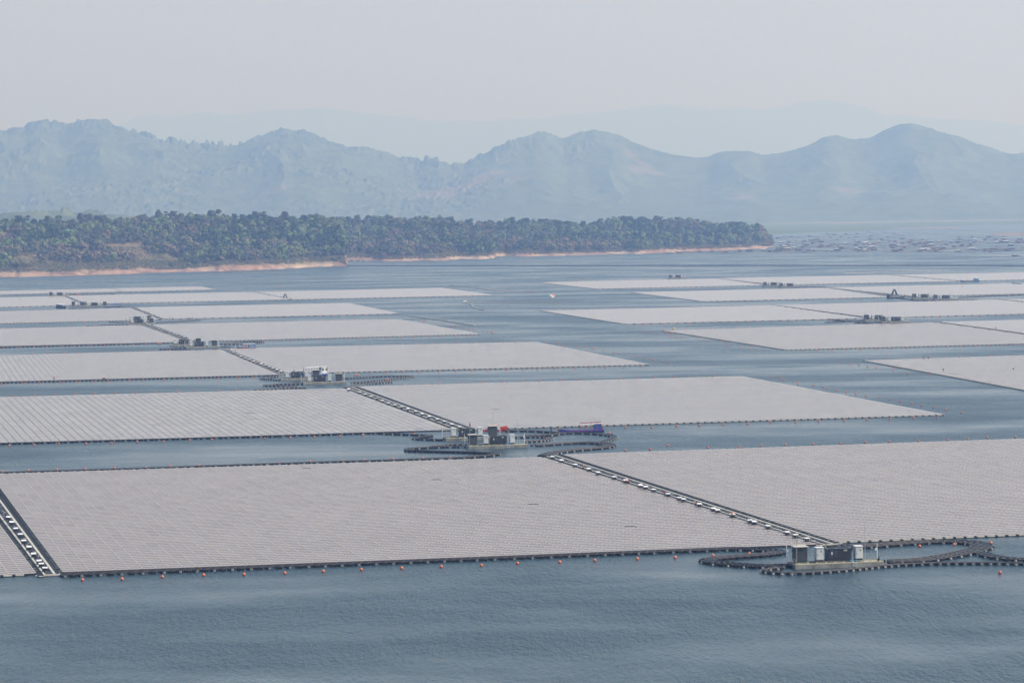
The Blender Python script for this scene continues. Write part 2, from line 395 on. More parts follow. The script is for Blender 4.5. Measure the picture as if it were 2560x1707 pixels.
cable_raft([(-60, 1113), (640, 1093.5), (912, 1085), (980, 1086.5), (1035, 1089), (1076, 1091.5), (1045, 1096), (1040, 1099), (1075, 1101), (1114, 1102)], 2.2,
           "black cable chain along the second row array, hooking towards the double platform", dark=True)
cable_raft([(-60, 1186), (300, 1175.5), (640, 1163.5), (1103, 1148.5), (1185, 1144), (1232, 1139.5), (1236, 1137), (1198, 1134), (1103, 1131), (1030, 1129), (1022, 1125.5), (1055, 1121.5), (1120, 1119), (1166, 1118.5)], 2.6,
           "black cable chain behind the nearest array, ending in a double loop", dark=True)
cable_raft([(1084, 1118), (1120, 1114.5), (1166, 1113)], 1.6, "short upper cable chain left of the front double platform")
cable_raft([(1362, 1141), (1385, 1134), (1440, 1127), (1495, 1122.5), (1520, 1117.5), (1522, 1114), (1497, 1110.6), (1455, 1109), (1412, 1110.5), (1370, 1113.5), (1330, 1116)], 4.6,
           "broad cable chain bending from the long walkway to the double platform")
cable_raft([(1500, 1110), (1514, 1104.6), (1531, 1098.5), (1535, 1094), (1518, 1089.5), (1480, 1086), (1430, 1084.5), (1404, 1086), (1370, 1090), (1307, 1092)], 2.2,
           "cable chain curving around below the long blue boat")
cable_raft([(1270, 1079), (1320, 1079.5), (1362, 1081.5), (1400, 1084.5)], 2.4, "cable chain between the orange workboat and the blue boat's bow")
cable_raft([(1292, 1095), (1340, 1094.5), (1372, 1096), (1374, 1100), (1350, 1104), (1318, 1106.5)], 1.8, "small pale cable loop right of the double platform")
cable_raft([(-60, 959.5), (400, 947.5), (640, 941), (680, 941.5), (694, 943.5), (665, 946), (654, 948.5), (676, 950.7), (702, 952)], 1.6,
           "cable chain along the third row array, hooking at the platform with the ferry")
cable_raft([(756, 961.4), (700, 962), (668, 964), (664, 966), (693, 967), (740, 967), (727, 969.5), (700, 971.5)], 1.5, "cable chain doubled back left of the third row platform")
cable_raft([(640, 976.5), (693, 974), (729, 972), (762, 971)], 1.5, "cable chain lying along the far edge of the second row array")
cable_raft([(868, 947.5), (943, 943), (1010, 941.5), (1030, 943), (997, 947.5), (925, 955), (876, 958.5)], 1.9, "long flat cable loop right of the third row platform")
cable_raft([(862, 971), (905, 962.5), (950, 959), (976, 956.5)], 1.9, "cable chain running from the second row walkway towards the long loop")
cable_raft([(-60, 871), (240, 863.5), (400, 858.8), (440, 857.5)], 1.3, "cable chain along the fourth row array at the left", step=2.2)
cable_raft([(402, 874.5), (430, 872), (465, 871)], 1.5, "short cable chain left of the fourth row platform", step=2)
cable_raft([(404, 875), (440, 875), (480, 876)], 1.3, "lower short cable chain left of the fourth row platform", step=2)
cable_raft([(553, 861), (600, 856), (640, 855), (658, 857), (620, 860.5), (556, 863)], 1.6, "cable loop behind the white passenger boat", step=2)
cable_raft([(555, 868), (575, 869.5), (585, 872)], 1.6, "cable chain joining the fourth row platform to its near walkway", step=2)
cable_raft([(220, 816), (260, 813.5), (320, 812)], 1.6, "cable chain left of the fifth row platform", step=2.4)
cable_raft([(275, 806), (300, 807), (318, 806)], 1.6, "upper cable chain left of the fifth row platform", step=2.4)
cable_raft([(394, 807), (450, 804), (500, 801.5)], 1.6, "cable chain right of the fifth row platform", step=2.4)
cable_raft([(394, 811), (430, 811), (452, 810.5)], 1.6, "lower cable chain right of the fifth row platform", step=2.4)
cable_raft([(175, 773), (200, 772.5), (222, 771.5)], 1.8, "cable chain in front of the sixth row platform", step=2.6)
cable_raft([(262, 768), (300, 768.5), (327, 770.5), (376, 768)], 1.8, "cable chain right of the sixth row platform", step=2.6)
cable_raft([(165, 737), (220, 737), (285, 735)], 1.8, "cable chain right of the farthest left platform", step=2.6)
cable_raft([(2070, 799), (2110, 803), (2160, 803), (2060, 807)], 2.0, "cable chain left of the right hand double platform", step=2.6)
cable_raft([(2140, 808), (2200, 810), (2260, 810), (2330, 806)], 2.0, "cable chain in front of the right hand double platform", step=2.6)
cable_raft([(2240, 746), (2270, 749), (2290, 752), (2340, 752.5), (2400, 751), (2440, 749)], 2.2, "cable chain in front of the twin platforms on the right", step=2.8)
cable_raft([(2400, 745), (2450, 742), (2560, 738)], 2.0, "cable chain right of the twin platforms", step=2.8)
cable_raft([(1990, 719), (2050, 718.5), (2065, 719)], 2.2, "cable chain right of the small platforms behind", step=2.8)

# ------------------------------------------------------------------ walkways between arrays
_can = None
def canopy_proto():
    r = thing("junction_canopy", "x", "canopy", (0, 0, 0), 0, "white canopies along the walkways")
    a = MB(); a.add([(-.6, -.7, 1.26), (.6, -.7, 1.26), (.6, .7, 1.45), (-.6, .7, 1.45), (-.6, -.7, 1.2), (.6, -.7, 1.2), (.6, .7, 1.39), (-.6, .7, 1.39)], [(0, 1, 2, 3), (7, 6, 5, 4), (0, 4, 5, 1), (1, 5, 6, 2), (2, 6, 7, 3), (3, 7, 4, 0)]); a.build("roof", M['white'], r)
    f = MB()
    for x in (-.7, .7):
        for y in (-.75, .75): f.box((x * .8, y, .75), (.06, .06, .9))
        f.box((x, 0, .62), (.05, 1.0, .06))
    f.build("frame", M['steel2'], r)
    b = MB(); b.box((0, .1, .78), (1.0, .45, .62)); b.box((0, -.14, .8), (.8, .04, .45)); b.build("junction_box", M['steel'], r)
    return r
def walkway(tl, tr, br, bl, label, short, canopies=0, can_px=None, step=.9, ladder=True):
    global _can
    TL, TR, BR, BL = P(*tl), P(*tr), P(*br), P(*bl); c = BL; off = Vector((c.x, c.y, 0))
    f = lambda a, b: lerp(lerp(TL, TR, a), lerp(BL, BR, a), b) - off
    L = (BL - TL).length; W = (TR - TL).length; d = (BL - TL).normalized(); n = Vector((-d.y, d.x, 0))
    if n.dot(TR - TL) < 0: n = -n
    Z = Vector((0, 0, 1)); root = thing("walkway", label, "walkway", (c.x, c.y, 0), 0, "floating walkways between arrays")
    N_ = max(4, int(L / step)); W = abs((lerp(TR, BR, .5) - lerp(TL, BL, .5)).dot(n))
    deck = MB(); tray = MB(); lad = MB()
    q = [f(0, 0), f(0, 1), f(1, 1), f(1, 0)]
    tray.add([v + Vector((0, 0, .14)) for v in q] + [v - Vector((0, 0, .2)) for v in q], [(0, 1, 2, 3), (4, 5, 1, 0), (5, 6, 2, 1), (6, 7, 3, 2), (7, 4, 0, 3)])
    if ladder:
        NL = max(4, int(L / 3.3))
        for a in (.08, .92):
            deck.box(f(a, .5) + Vector((0, 0, .22)), (L, W * .14, .1), ((f(a, 1) - f(a, 0)).normalized(), n, Z))
            for k in range(NL): lad.box(f(a, (k + .5) / NL) + Vector((0, 0, .36)), (2.1, W * .19, .24), (d, n, Z))
    for k in range(N_):
        b = (k + .5) / N_
        deck.box(f(.24, b) + Vector((0, 0, .28)), (step * .86, W * .07, .28), (d, n, Z))
        deck.box(f(.66, b) + Vector((0, 0, .30)), (step * .86, W * .085, .30), (d, n, Z))
        if k % 3 == 0:
            tray.box(f(.30 + .3 * random.random(), b) + Vector((0, 0, .32)), (step * random.uniform(.5, 2.2), W * .05, .14), ((d + n * random.uniform(-.6, .6)).normalized(), n, Z))
        if k % 4 == 1:
            deck.box(f(.34 + .24 * random.random(), b) + Vector((0, 0, .34)), (step * random.uniform(.8, 2), W * .025, .05), ((d + n * random.uniform(-.8, .8)).normalized(), n, Z))
    tray.tube([f(.78, 0) + Vector((0, 0, .38)), f(.78, 1) + Vector((0, 0, .38))], W * .02, 5)
    deck.box(f(.5, 1) + Vector((0, 0, .24)), (.7, W, .3), (d, n, Z))
    deck.build("deck", M['deck_white'], root); tray.build("cable_tray", M['dark'], root)
    if ladder: lad.build("float_ladder", M['black'], root)
    pos = []
    if can_px:
        for (x, y) in can_px:
            w_ = P(x, y, 1.45); pos.append(Vector((w_.x, w_.y, 0)))
    else:
        for k in range(canopies):
            b = (k + .7 + random.uniform(-.15, .15)) / canopies
            if b < 1: pos.append(f(.47, b) + off)
    rz = math.atan2(n.y, n.x)
    pos.sort(key=lambda p: p.y)
    for i, p in enumerate(pos):
        if _can is None:
            _can = canopy_proto(); _can.location = (p.x, p.y, 0); _can.rotation_euler = (0, 0, rz); o = _can
            globals()['_cank'] = [(k, []) for k in kids(_can)]
        else:
            o = dup(_can, _cank, (p.x, p.y, 0), rz)
        o['label'] = f"{nth(i + 1)} white canopy from the near end of {short}"
        o.rotation_euler = (random.gauss(0, .05), random.gauss(0, .05), rz + random.gauss(0, .04))
    return root
def z3(x, y): return (1280 + x / 3.672, 1040 + y / 3.672)
def z2(x, y): return (640 + x / 3.672, 640 + y / 3.672)
def z1(x, y): return (x / 3.672, 640 + y / 3.672)
walkway((-93, 1190), (-26, 1188), (156, 1436), (98, 1443), "nearest pale walkway with white canopies at the lower left corner", "the lower left walkway", 0,
        [(x / 3.672, 1040 + y / 3.672) for x, y in ((75, 918), (108, 963), (147, 1022), (187, 1075), (220, 1133), (266, 1190), (310, 1253), (360, 1317), (380, 1345), (411, 1383))])
walkway((1354, 1143.5), (1406, 1139.5), (2098, 1361), (2050, 1366), "long diagonal walkway with workers between the two nearest arrays", "the long diagonal walkway", 0,
        [z3(x, y) for x, y in ((370, 365), (455, 397), (580, 437), (710, 475), (790, 508), (940, 550), (1045, 580), (1180, 625), (1228, 640), (1300, 665), (1435, 705), (1540, 740), (1575, 753), (1720, 797), (1850, 838), (1890, 852), (2025, 892), (2190, 945), (2222, 958), (2352, 998), (2528, 1055), (2605, 1080), (2708, 1112))])
walkway((860, 972.3), (893, 969), (1180, 1072), (1135, 1077), "walkway leading down to the double equipment platform in the middle", "the walkway above the double platform", 0,
        [z2(x, y) for x, y in ((850, 1218), (950, 1243), (1005, 1262), (1060, 1282), (1110, 1300), (1160, 1322), (1215, 1343), (1275, 1360), (1340, 1377), (1395, 1395), (1465, 1418), (1525, 1441), (1590, 1465), (1665, 1490), (1730, 1511), (1800, 1536), (1870, 1560))])
walkway((554, 875), (563, 873.3), (722, 936), (699, 938.5), "walkway leading down to the platform with the white ferry", "the walkway above the third row platform", 0,
        [z1(x, y) for x, y in ((2140, 882), (2180, 900), (2215, 915), (2250, 930), (2290, 945), (2330, 960))] + [z2(x, y) for x, y in ((15, 970), (50, 983), (85, 997), (120, 1011), (155, 1025), (190, 1038), (230, 1053), (270, 1070))], step=1.1)
walkway((352, 814), (375, 812.5), (494, 855), (475, 857), "walkway in the fourth row with a close line of white canopies", "the fourth row walkway", 14, step=1.3)
walkway((328, 771), (338, 770), (411, 799), (401, 801), "walkway in the fifth row with a crowd of workers", "the fifth row walkway", 8, step=1.8)
walkway((159, 741), (165, 740.3), (218, 761), (208, 763), "pale walkway in the sixth row", "the sixth row walkway", 5, step=1.8)
walkway((630, 731.4), (640, 731), (738, 749.6), (731, 750), "thin walkway carrying the left black frame", "the walkway with the left black frame", 4, step=2.2, ladder=False)
walkway((279, 722), (284, 721.6), (311, 730), (306, 730.2), "short dark walkway between the two farthest left arrays", "the farthest left walkway", 0, step=2.2, ladder=False)
walkway((1788, 697.3), (1796, 697), (1941, 713.5), (1913, 714.2), "walkway between the farthest arrays on the right", "the farthest right hand walkway", 5, step=2.4, ladder=False)
walkway((2216, 688.3), (2230, 688), (2408, 704), (2396, 704.5), "walkway dotted with canopies near the long blue and white boat", "the walkway near the blue and white boat", 9, step=2.4, ladder=False)
walkway((2057, 721), (2071, 720.2), (2290, 743), (2223, 744), "walkway leading to the right black frame", "the walkway with the right black frame", 9, step=2.2, ladder=False)
walkway((1932, 765), (1940, 764.3), (2187, 796.5), (2164, 798), "thin dark walkway ending at the right hand double platform", "the walkway above the right hand double platform", 12, step=1.8, ladder=False)
walkway((2491, 750.5), (2506, 750), (2800, 779), (2780, 780), "dark walkway at the right edge beyond the twin platforms", "the far right edge walkway", 4, step=2.2, ladder=False)
walkway((2329, 807.3), (2351, 806.5), (2716, 856), (2692, 858), "thick black walkway running off the right edge", "the thick black right edge walkway", 9, step=1.6, ladder=False)

# ------------------------------------------------------------------ equipment platforms
UDIR = (P(2052, 1364) - P(157, 1434)).normalized(); URZ = math.atan2(UDIR.y, UDIR.x)
PROTO = {}
def cabinet_tall():
    r = thing("switchgear_cabinet", "x", "cabinet")
    b = MB(); b.box((0, 0, 1.75), (2.75, 2.3, 3.1)); b.build("body", M['steel'], r)
    t = MB(); t.box((0, -.05, 3.38), (3.25, 2.9, .14)); t.box((0, -.05, 3.47), (2.9, 2.6, .05)); t.build("roof", M['roofbeige'], r)
    k = MB(); k.box((0, 0, .1), (2.6, 2.1, .2)); k.build("base", M['steel2'], r)
    for s in (-1, 1):
        v = MB(); v.box((s * 1.47, .1, 2.5), (.2, 1.2, .7)); v.build("vent_hood", M['steel2'], r)
    d = MB(); d.box((-.05, -1.17, 1.7), (1.9, .05, 2.6)); dd = d.build("door", M['steel'], r)
    h = MB(); h.box((-.1, -1.22, 2.7), (.45, .04, .25)); h.box((-.1, -1.22, 2.25), (.5, .03, .1)); h.box((.8, -1.22, 1.9), (.22, .05, .16)); h.build("door_plate", M['steel2'], dd)
    return r
def cabinet_white():
    r = thing("inverter_cabinet", "x", "cabinet")
    b = MB(); b.box((0, 0, 1.65), (1.65, 1.7, 2.6)); b.build("body", M['offwhite'], r)
    t = MB(); t.box((0, -.03, 3.0), (1.8, 1.9, .16)); t.build("roof", M['white'], r)
    k = MB(); k.box((0, 0, .17), (1.5, 1.5, .34)); k.build("base", M['steel2'], r)
    d = MB(); d.box((0, -.87, 1.6), (1.35, .04, 2.3)); dd = d.build("door", M['offwhite'], r)
    h = MB(); h.box((.25, -.91, 2.2), (.24, .03, .3)); h.box((-.55, -.91, 1.5), (.06, .04, .3)); h.build("door_plate", M['steel'], dd)
    return r
def container():
    r = thing("transformer_container", "x", "container")
    b = MB(); b.box((0, 0, 1.55), (5.3, 2.3, 2.15)); b.build("body", M['steel2'], r)
    t = MB(); t.box((0, 0, 2.68), (5.5, 2.5, .10)); t.box((-1.4, .2, 2.83), (1.6, .3, .2)); t.box((1.2, .3, 2.8), (2.2, .25, .14)); t.build("roof", M['steel'], r)
    k = MB(); k.box((0, 0, .24), (5.6, 2.2, .46)); k.build("skid", M['steel2'], r)
    w = MB(); w.box((-1.75, -1.18, 1.55), (.75, .05, 1.8)); w.box((-.85, -1.18, 1.6), (.6, .05, 1.5)); dd = w.build("door", M['steel'], r)
    p = MB(); p.box((-1.75, -1.22, 1.75), (.3, .04, .6)); p.build("door_plate", M['offwhite'], dd)
    e = MB(); e.box((1.3, -1.18, 2.3), (.8, .04, .35)); e.build("vent", M['bracket'], r)
    return r
def make_platform():
    r = thing("equipment_platform", "x", "platform", (0, 0, 0), 0, "equipment platforms")
    h = MB()
    for i in range(5):
        h.box((2 + i * 4.0, 3.2, .38), (3.9, 6.4, 1.1))
    h.box((10, 3.2, .3), (19.9, 6.2, .9)); h.build("pontoon", M['concrete'], r)
    d = MB(); d.box((10, 3.3, .98), (19.4, 5.9, .10)); d.box((8.5, 3.2, 1.10), (15, 3.0, .16)); d.build("deck", M['pdeck'], r)
    e = MB(); e.box((10, .12, 1.02), (19.7, .28, .20)); e.box((17.2, 1.2, 1.06), (3.0, 1.1, .12))
    for i in range(10): e.box((1 + i * 2.0, .35, 1.18), (.34, .3, .22))
    e.build("edge_beam", M['yellowish'], r)
    m = MB(); m.tube([(.5, .5, 1), (.5, .5, 9.2)], [.07, .035], 6); m.build("lightning_mast", M['bracket'], r)
    m = MB(); m.tube([(17.4, 5.6, 1), (17.4, 5.6, 9.0)], [.07, .035], 6); m.build("lightning_mast", M['bracket'], r)
    m = MB(); m.tube([(19.3, 3.0, 1), (19.3, 3.0, 4.7)], .09, 6); m.box((19.0, 3.0, 3.4), (.3, .3, .6)); m.build("lamp_post", M['white'], r)
    m = MB(); m.tube([(-.3, 5.6, .6), (-.3, 5.6, 4.6)], .08, 6); m.box((-.1, 5.6, 3.4), (.36, .3, .5)); m.build("lamp_post", M['white'], r)
    q = MB(); q.box((13.1, 1.6, 1.32), (.7, .5, .3)); q.box((14.2, 1.5, 1.27), (.5, .4, .2)); q.build("toolbox", M['skyblue'], r)
    q = MB(); q.box((4.4, 1.7, 1.24), (1.4, .5, .14)); q.box((9.3, 1.3, 1.2), (.35, .3, .12)); q.tube([(5, 1.5, 1.14), (8, 1.2, 1.14), (11, 1.7, 1.14), (14.5, 1.4, 1.14)], .07, 5); q.build("cable_duct", M['steel2'], r)
    q = MB()
    for (xa, xb, y) in ((0.2, 0.2, 0), (15.5, 19.6, 6.0)):
        for t in range(4):
            x = lerp(xa, xb, t / 3); yy = y if xa != xb else t * 1.9 + .4
            q.box((x, yy, 1.55), (.06, .06, 1.1))
        if xa != xb: q.box(((xa + xb) / 2, y, 2.05), (xb - xa, .05, .05)); q.box(((xa + xb) / 2, y, 1.6), (xb - xa, .04, .04))
        else: q.box((xa, 3.2, 2.05), (.05, 5.8, .05)); q.box((xa, 3.2, 1.6), (.04, 5.8, .04))
    q.build("handrail", M['bracket'], r)
    q = MB()
    for x in (12.9, 13.6):
        q.box((x, -.08, .7), (.07, .07, 1.2))
    for k in range(4): q.box((13.25, -.08, .25 + .28 * k), (.7, .06, .06))
    q.build("ladder", M['white'], r)
    return r
def use(kind, maker):
    if kind not in PROTO:
        r = maker(); PROTO[kind] = (r, [(k, kids(k)) for k in kids(r)]); return r, True
    return None, False
def place(kind, maker, loc, rz, label, group=None, sc=1.0):
    r, fresh = use(kind, maker)
    if fresh: r.location = loc; r.rotation_euler = (0, 0, rz); r.scale = (sc, sc, sc)
    else: r = dup(PROTO[kind][0], PROTO[kind][1], loc, rz, sc)
    r['label'] = label
    if group: r['group'] = group
    return r
LAY = {'TWCW': (('T', 2.0), ('W', 6.3), ('C', 10.6), ('W', 15.1)), 'WCWT': (('W', 3.2), ('C', 7.9), ('W', 12.4), ('T', 16.8)), 'TWC': (('T', 2.0), ('W', 6.3), ('C', 10.6))}
def station(px, py, order, where, rot=0.0, sc=1.0):
    o = P(px, py); rz = URZ + rot
    place('P', make_platform, (o.x, o.y, 0), rz, f"concrete equipment platform, {where}", "equipment platforms", sc)
    cnt = 0
    for (k, x) in LAY[order]:
        c = Vector((x * sc, 3.3 * sc, 1.19 * sc)); c.rotate(Matrix.Rotation(rz, 3, 'Z')); p = o + c
        if k == 'T': place('T', cabinet_tall, p, rz, f"tall dark cabinet on the {where}", "tall dark cabinets", sc)
        elif k == 'C': place('C', container, p, rz, f"low black transformer container on the {where}", "transformer containers", sc)
        else:
            cnt += 1; place('W', cabinet_white, p, rz, f"{'left' if cnt == 1 else 'right'} white cabinet on the {where}", "white cabinets", sc)
station(1988, 1423, 'TWCW', "nearest platform at lower right")
station(1171, 1123, 'TWCW', "front one of the central double platform")
station(1114, 1103, 'WCWT', "rear one of the central double platform")
station(758, 962, 'WCWT', "front platform below the white ferry")
station(702, 952.5, 'WCWT', "rear platform left of the white ferry")
station(465, 872, 'WCWT', "front platform left of the white passenger boat")
station(426, 866.5, 'WCWT', "rear platform by the heaped buoys")
station(320, 812.5, 'WCWT', "front platform in the fifth row")
station(316, 806, 'WCWT', "rear platform in the fifth row")
station(178, 767, 'TWC', "left platform in the sixth row")
station(213, 768.5, 'WCWT', "right platform in the sixth row")
station(122, 742, 'TWCW', "farthest platform on the left")
station(2204, 808.5, 'TWCW', "front one of the right hand double platform")
station(2163, 804, 'TWC', "rear one of the right hand double platform")
station(2283, 748.5, 'TWCW', "left twin platform near the right edge")
station(2336, 751, 'TWCW', "right twin platform near the right edge")
station(1910, 717, 'TWCW', "left of two small far platforms on the right")
station(1950, 719.5, 'TWCW', "right of two small far platforms on the right")
station(1673, 697.5, 'TWCW', "lone farthest platform above the right arrays")

# ------------------------------------------------------------------ boats
def boat(bow, stern, label, beam=2.8, hull='blue', stripe='red', roof=None, roofm='white', rh=2.3, cabin=None, cabinm='blue', rail=False, fb=.9, name="boat"):
    B, E = P(*bow), P(*stern); L = (E - B).length; d = (E - B).normalized(); rz = math.atan2(d.y, d.x)
    r = thing(name, label, "boat", B, rz, None)
    n = 16; secs = []
    for i in range(n + 1):
        t = i / n; hb = beam / 2 * min(1, math.sin(min(1, t / .42) * math.pi / 2) ** .8 + .04) * (1 - .18 * max(0, (t - .8) / .2))
        sh = fb * (1 + .75 * max(0, 1 - t / .35) ** 2 + .15 * max(0, (t - .8) / .2)); kz = -.35 + .3 * max(0, 1 - t / .15)
        secs.append((t * L, hb, sh, kz))
    def loft(lo, hi, mname, mm, out=0.0, deckz=None):
        mb = MB()
        for s_ in (-1, 1):
            o = len(mb.v)
            for (x, hb, sh, kz) in secs:
                for k in range(5):
                    u = lo + (hi - lo) * k / 4; z = kz + (sh - kz) * u; y = s_ * (hb * (.35 + .65 * min(1, u * 1.6) ** .7) + out)
                    mb.v.append((x, y, z))
            for i in range(n):
                for k in range(4):
                    a = o + i * 5 + k; q = (a, a + 1, a + 6, a + 5); mb.f.append(q if s_ < 0 else q[::-1]); mb.m.append(0)
        if deckz is not None:
            o = len(mb.v)
            for (x, hb, sh, kz) in secs: mb.v += [(x, -hb, sh - .06), (x, hb, sh - .06)]
            for i in range(n): mb.f.append((o + 2 * i, o + 2 * i + 2, o + 2 * i + 3, o + 2 * i + 1)); mb.m.append(0)
            x, hb, sh, kz = secs[-1]; mb.add([(x, -hb * .35, kz), (x, hb * .35, kz), (x, hb, sh), (x, -hb, sh)], [(0, 1, 2, 3)])
        return mb.build(mname, M[mm], r)
    loft(0, 1, "hull", hull, 0, True)
    loft(.80, .90, "stripe", stripe, .03)
    if roof:
        a, b = roof; x0, x1 = a * L, b * L
        m_ = MB(); nseg = 6
        for k in range(nseg):
            u0, u1 = k / nseg, (k + 1) / nseg; zz = rh + fb + .22 * (u0 + u1) / 2
            m_.box(((lerp(x0, x1, u0) + lerp(x0, x1, u1)) / 2, 0, zz), ((x1 - x0) / nseg * 1.0, beam * .98, .14))
        m_.build("roof", M[roofm], r)
        if rail:
            q = MB()
            for y in (-beam * .42, beam * .42):
                q.tube([(x0 + .2, y, rh + fb + .36), ((x0 + x1) / 2, y, rh + fb + .46), (x1 - .2, y, rh + fb + .58)], .10, 5)
                for k in range(5): q.box((lerp(x0 + .3, x1 - .3, k / 4), y, rh + fb + .28 + .05 * k), (.1, .08, .3))
            q.build("roof_rail", M['darkred'], r)
        npst = 4
        for k in range(npst + 1):
            x = lerp(x0 + .15, x1 - .15, k / npst)
            for y in (-beam * .45, beam * .45):
                q = MB(); q.box((x, y, fb + rh / 2), (.13, .09, rh)); q.build("post", M[stripe if stripe != 'white' else 'navy'], r)
    if cabin:
        a, b = cabin; x0, x1 = a * L, b * L; m_ = MB()
        zt = fb + rh - .02
        m_.add([(x0, -beam * .46, fb * .9), (x1, -beam * .44, fb * .9), (x1, beam * .44, fb * .9), (x0, beam * .46, fb * .9), (x0 + .1, -beam * .44, zt), (x1 - .3, -beam * .42, zt), (x1 - .3, beam * .42, zt), (x0 + .1, beam * .44, zt)],
               [(0, 1, 5, 4), (1, 2, 6, 5), (2, 3, 7, 6), (3, 0, 4, 7), (4, 5, 6, 7)])
        m_.build("cabin", M[cabinm], r)
        nw = max(2, int((x1 - x0) / 1.4))
        for k in range(nw):
            x = lerp(x0, x1, (k + .5) / nw)
            q = MB(); q.box((x, -beam * .455 - .03, fb + rh * .62), ((x1 - x0) / nw * .55, .05, rh * .34)); q.build("window", M['glass'], r)
    q = MB(); q.box((.25, 0, secs[0][2] + .12), (.25, .5, .5)); q.build("bow_post", M['yellow' if rail else hull], r)
    return r
boat((1398, 1081.5), (1509, 1078.5), "long blue boat with red roof rails and pale canopy moored by the cable loop", 3.0, 'blue', 'red', (.46, .97), 'white', 1.95, (.78, .96), 'blue', True, .8)
boat((592, 872.5), (640, 871), "white passenger boat with light blue stern beside the fourth row platform", 2.6, 'navy', 'red', (.32, .95), 'white', 1.9, (.62, .96), 'skyblue', False, .8)
boat((757, 941), (819, 938), "white roofed ferry behind the third row platform", 3.2, 'blue', 'white', (.08, .95), 'white', 2.9, (.7, .97), 'white', False, 1.2)
boat((269, 769), (300, 766), "small blue boat with blue awning at the sixth row platform", 2.6, 'navy', 'white', (.45, .95), 'blue', 1.6, None, 'blue', False, 1.0)
boat((164, 771), (143, 769.5), "dark boat with white roof left of the sixth row platform", 3.4, 'steel2', 'steel2', (.2, .95), 'white', 1.9, (.55, .92), 'steel2', False, 1.1)
boat((2401, 704.5), (2447, 703.5), "long boat with pale awning and light blue stern near the farthest right arrays", 3.4, 'navy', 'white', (.35, .95), 'white', 1.9, (.74, .97), 'skyblue', False, 1.0)
boat((2262, 743.5), (2220, 746), "dark boat with pale orange stripe just left of the twin platforms", 3.4, 'steel2', 'yellowish', (.72, .98), 'steel2', 1.7, (.8, .98), 'navy', False, 1.3)
boat((187, 737.5), (200, 737), "small red and white boat right of the farthest left platform", 2.4, 'red', 'white', (.2, .8), 'white', 1.3, None, 'red', False, .8)
boat((2530, 710), (2552, 711), "flat dark boat at the right edge between the far arrays", 2.6, 'steel2', 'steel2', None, fb=.9)
boat((2530, 640.5), (2547, 640.5), "reddish boat on open water at the far right", 3.0, 'darkred', 'roofbrown', None, fb=1.3)
for k, (x0, x1, y) in enumerate(((872, 884, 652.5), (890, 900, 652.8), (903, 914, 653))):
    boat((x0, y), (x1, y), f"{nth(k + 1)} from left of three pale boats moored in the bay behind the headland", 2.4, 'offwhite', 'white', (.3, .9), 'white', 1.6, None, fb=1.0)
def workboat():
    o = P(1212, 1078.5); r = thing("orange_workboat", "orange red workboat with raised stern behind the central double platform", "boat", o, URZ)
    m = MB(); m.box((4, 1.2, .3), (8.2, 2.2, .6)); m.build("hull", M['red'], r)
    m = MB(); m.add([(5.6, 0, .6), (8.0, 0, .6), (8.3, 0, 1.7), (5.9, 0, 1.45), (5.6, 1.8, .6), (8.0, 1.8, .6), (8.3, 1.8, 1.7), (5.9, 1.8, 1.45)],
                    [(0, 1, 2, 3), (5, 4, 7, 6), (1, 5, 6, 2), (4, 0, 3, 7), (3, 2, 6, 7)]); m.build("superstructure", M['red'], r)
    m = MB(); m.tube([(1, .4, .8), (1, .4, 2.1), (5.4, .4, 2.1), (5.4, .4, .8)], .08, 5); m.build("railing", M['red'], r)
    for k in range(4):
        m = MB(); m.lathe([(.25, -.12), (.42, -.1), (.42, .1), (.25, .12)], 10, (1 + k * 2.0, -.25, .45)); m.build("tyre_fender", M['black'], r)
workboat()

# ------------------------------------------------------------------ other floating things
def aframe(px, py, label, s=1.0):
    o = P(px, py); r = thing("a_frame", label, "frame", o, URZ)
    for sg in (-1, 1):
        m = MB(); m.add([(sg * 2.2 * s, -.6, .3), (sg * 1.1 * s, -.6, .3), (sg * .15, -.6, 3.5 * s), (sg * .8, -.6, 3.9 * s), (sg * 2.2 * s, .6, .3), (sg * 1.1 * s, .6, .3), (sg * .15, .6, 3.5 * s), (sg * .8, .6, 3.9 * s)],
                        [(0, 1, 2, 3), (4, 7, 6, 5), (0, 4, 5, 1), (1, 5, 6, 2), (2, 6, 7, 3), (3, 7, 4, 0)]); m.build("leg", M['black'], r)
    m = MB(); m.box((0, 0, 3.75 * s), (1.6, 1.3, .5)); m.build("crosshead", M['black'], r)
    m = MB(); m.box((0, 0, .25), (5, 2, .3)); m.build("raft", M['deck_beige'], r)
aframe(713, 745.5, "black A shaped frame standing on the left thin walkway", 1.0)
aframe(2236, 738.5, "black A shaped frame standing near the twin platforms", 1.35)
def beacon():
    o = P(1684, 827); r = thing("beacon_buoy", "yellow conical beacon buoy off the tip of the right hand array", "beacon", o)
    m = MB(); m.lathe([(.9, 0), (1.0, .1), (1.0, .5), (.8, .6)], 14); m.build("float_body", M['yellow'], r)
    m = MB(); m.lathe([(.62, .6), (.55, 1.0), (.55, 1.1)], 12); m.build("band", M['black'], r)
    m = MB(); m.lathe([(.55, 1.1), (.42, 1.9), (.25, 2.7)], 12); m.build("tower", M['yellow'], r)
    m = MB(); m.lathe([(.12, 2.7), (.16, 3.0), (.05, 3.4)], 8); m.build("lamp", M['steel'], r)
beacon()
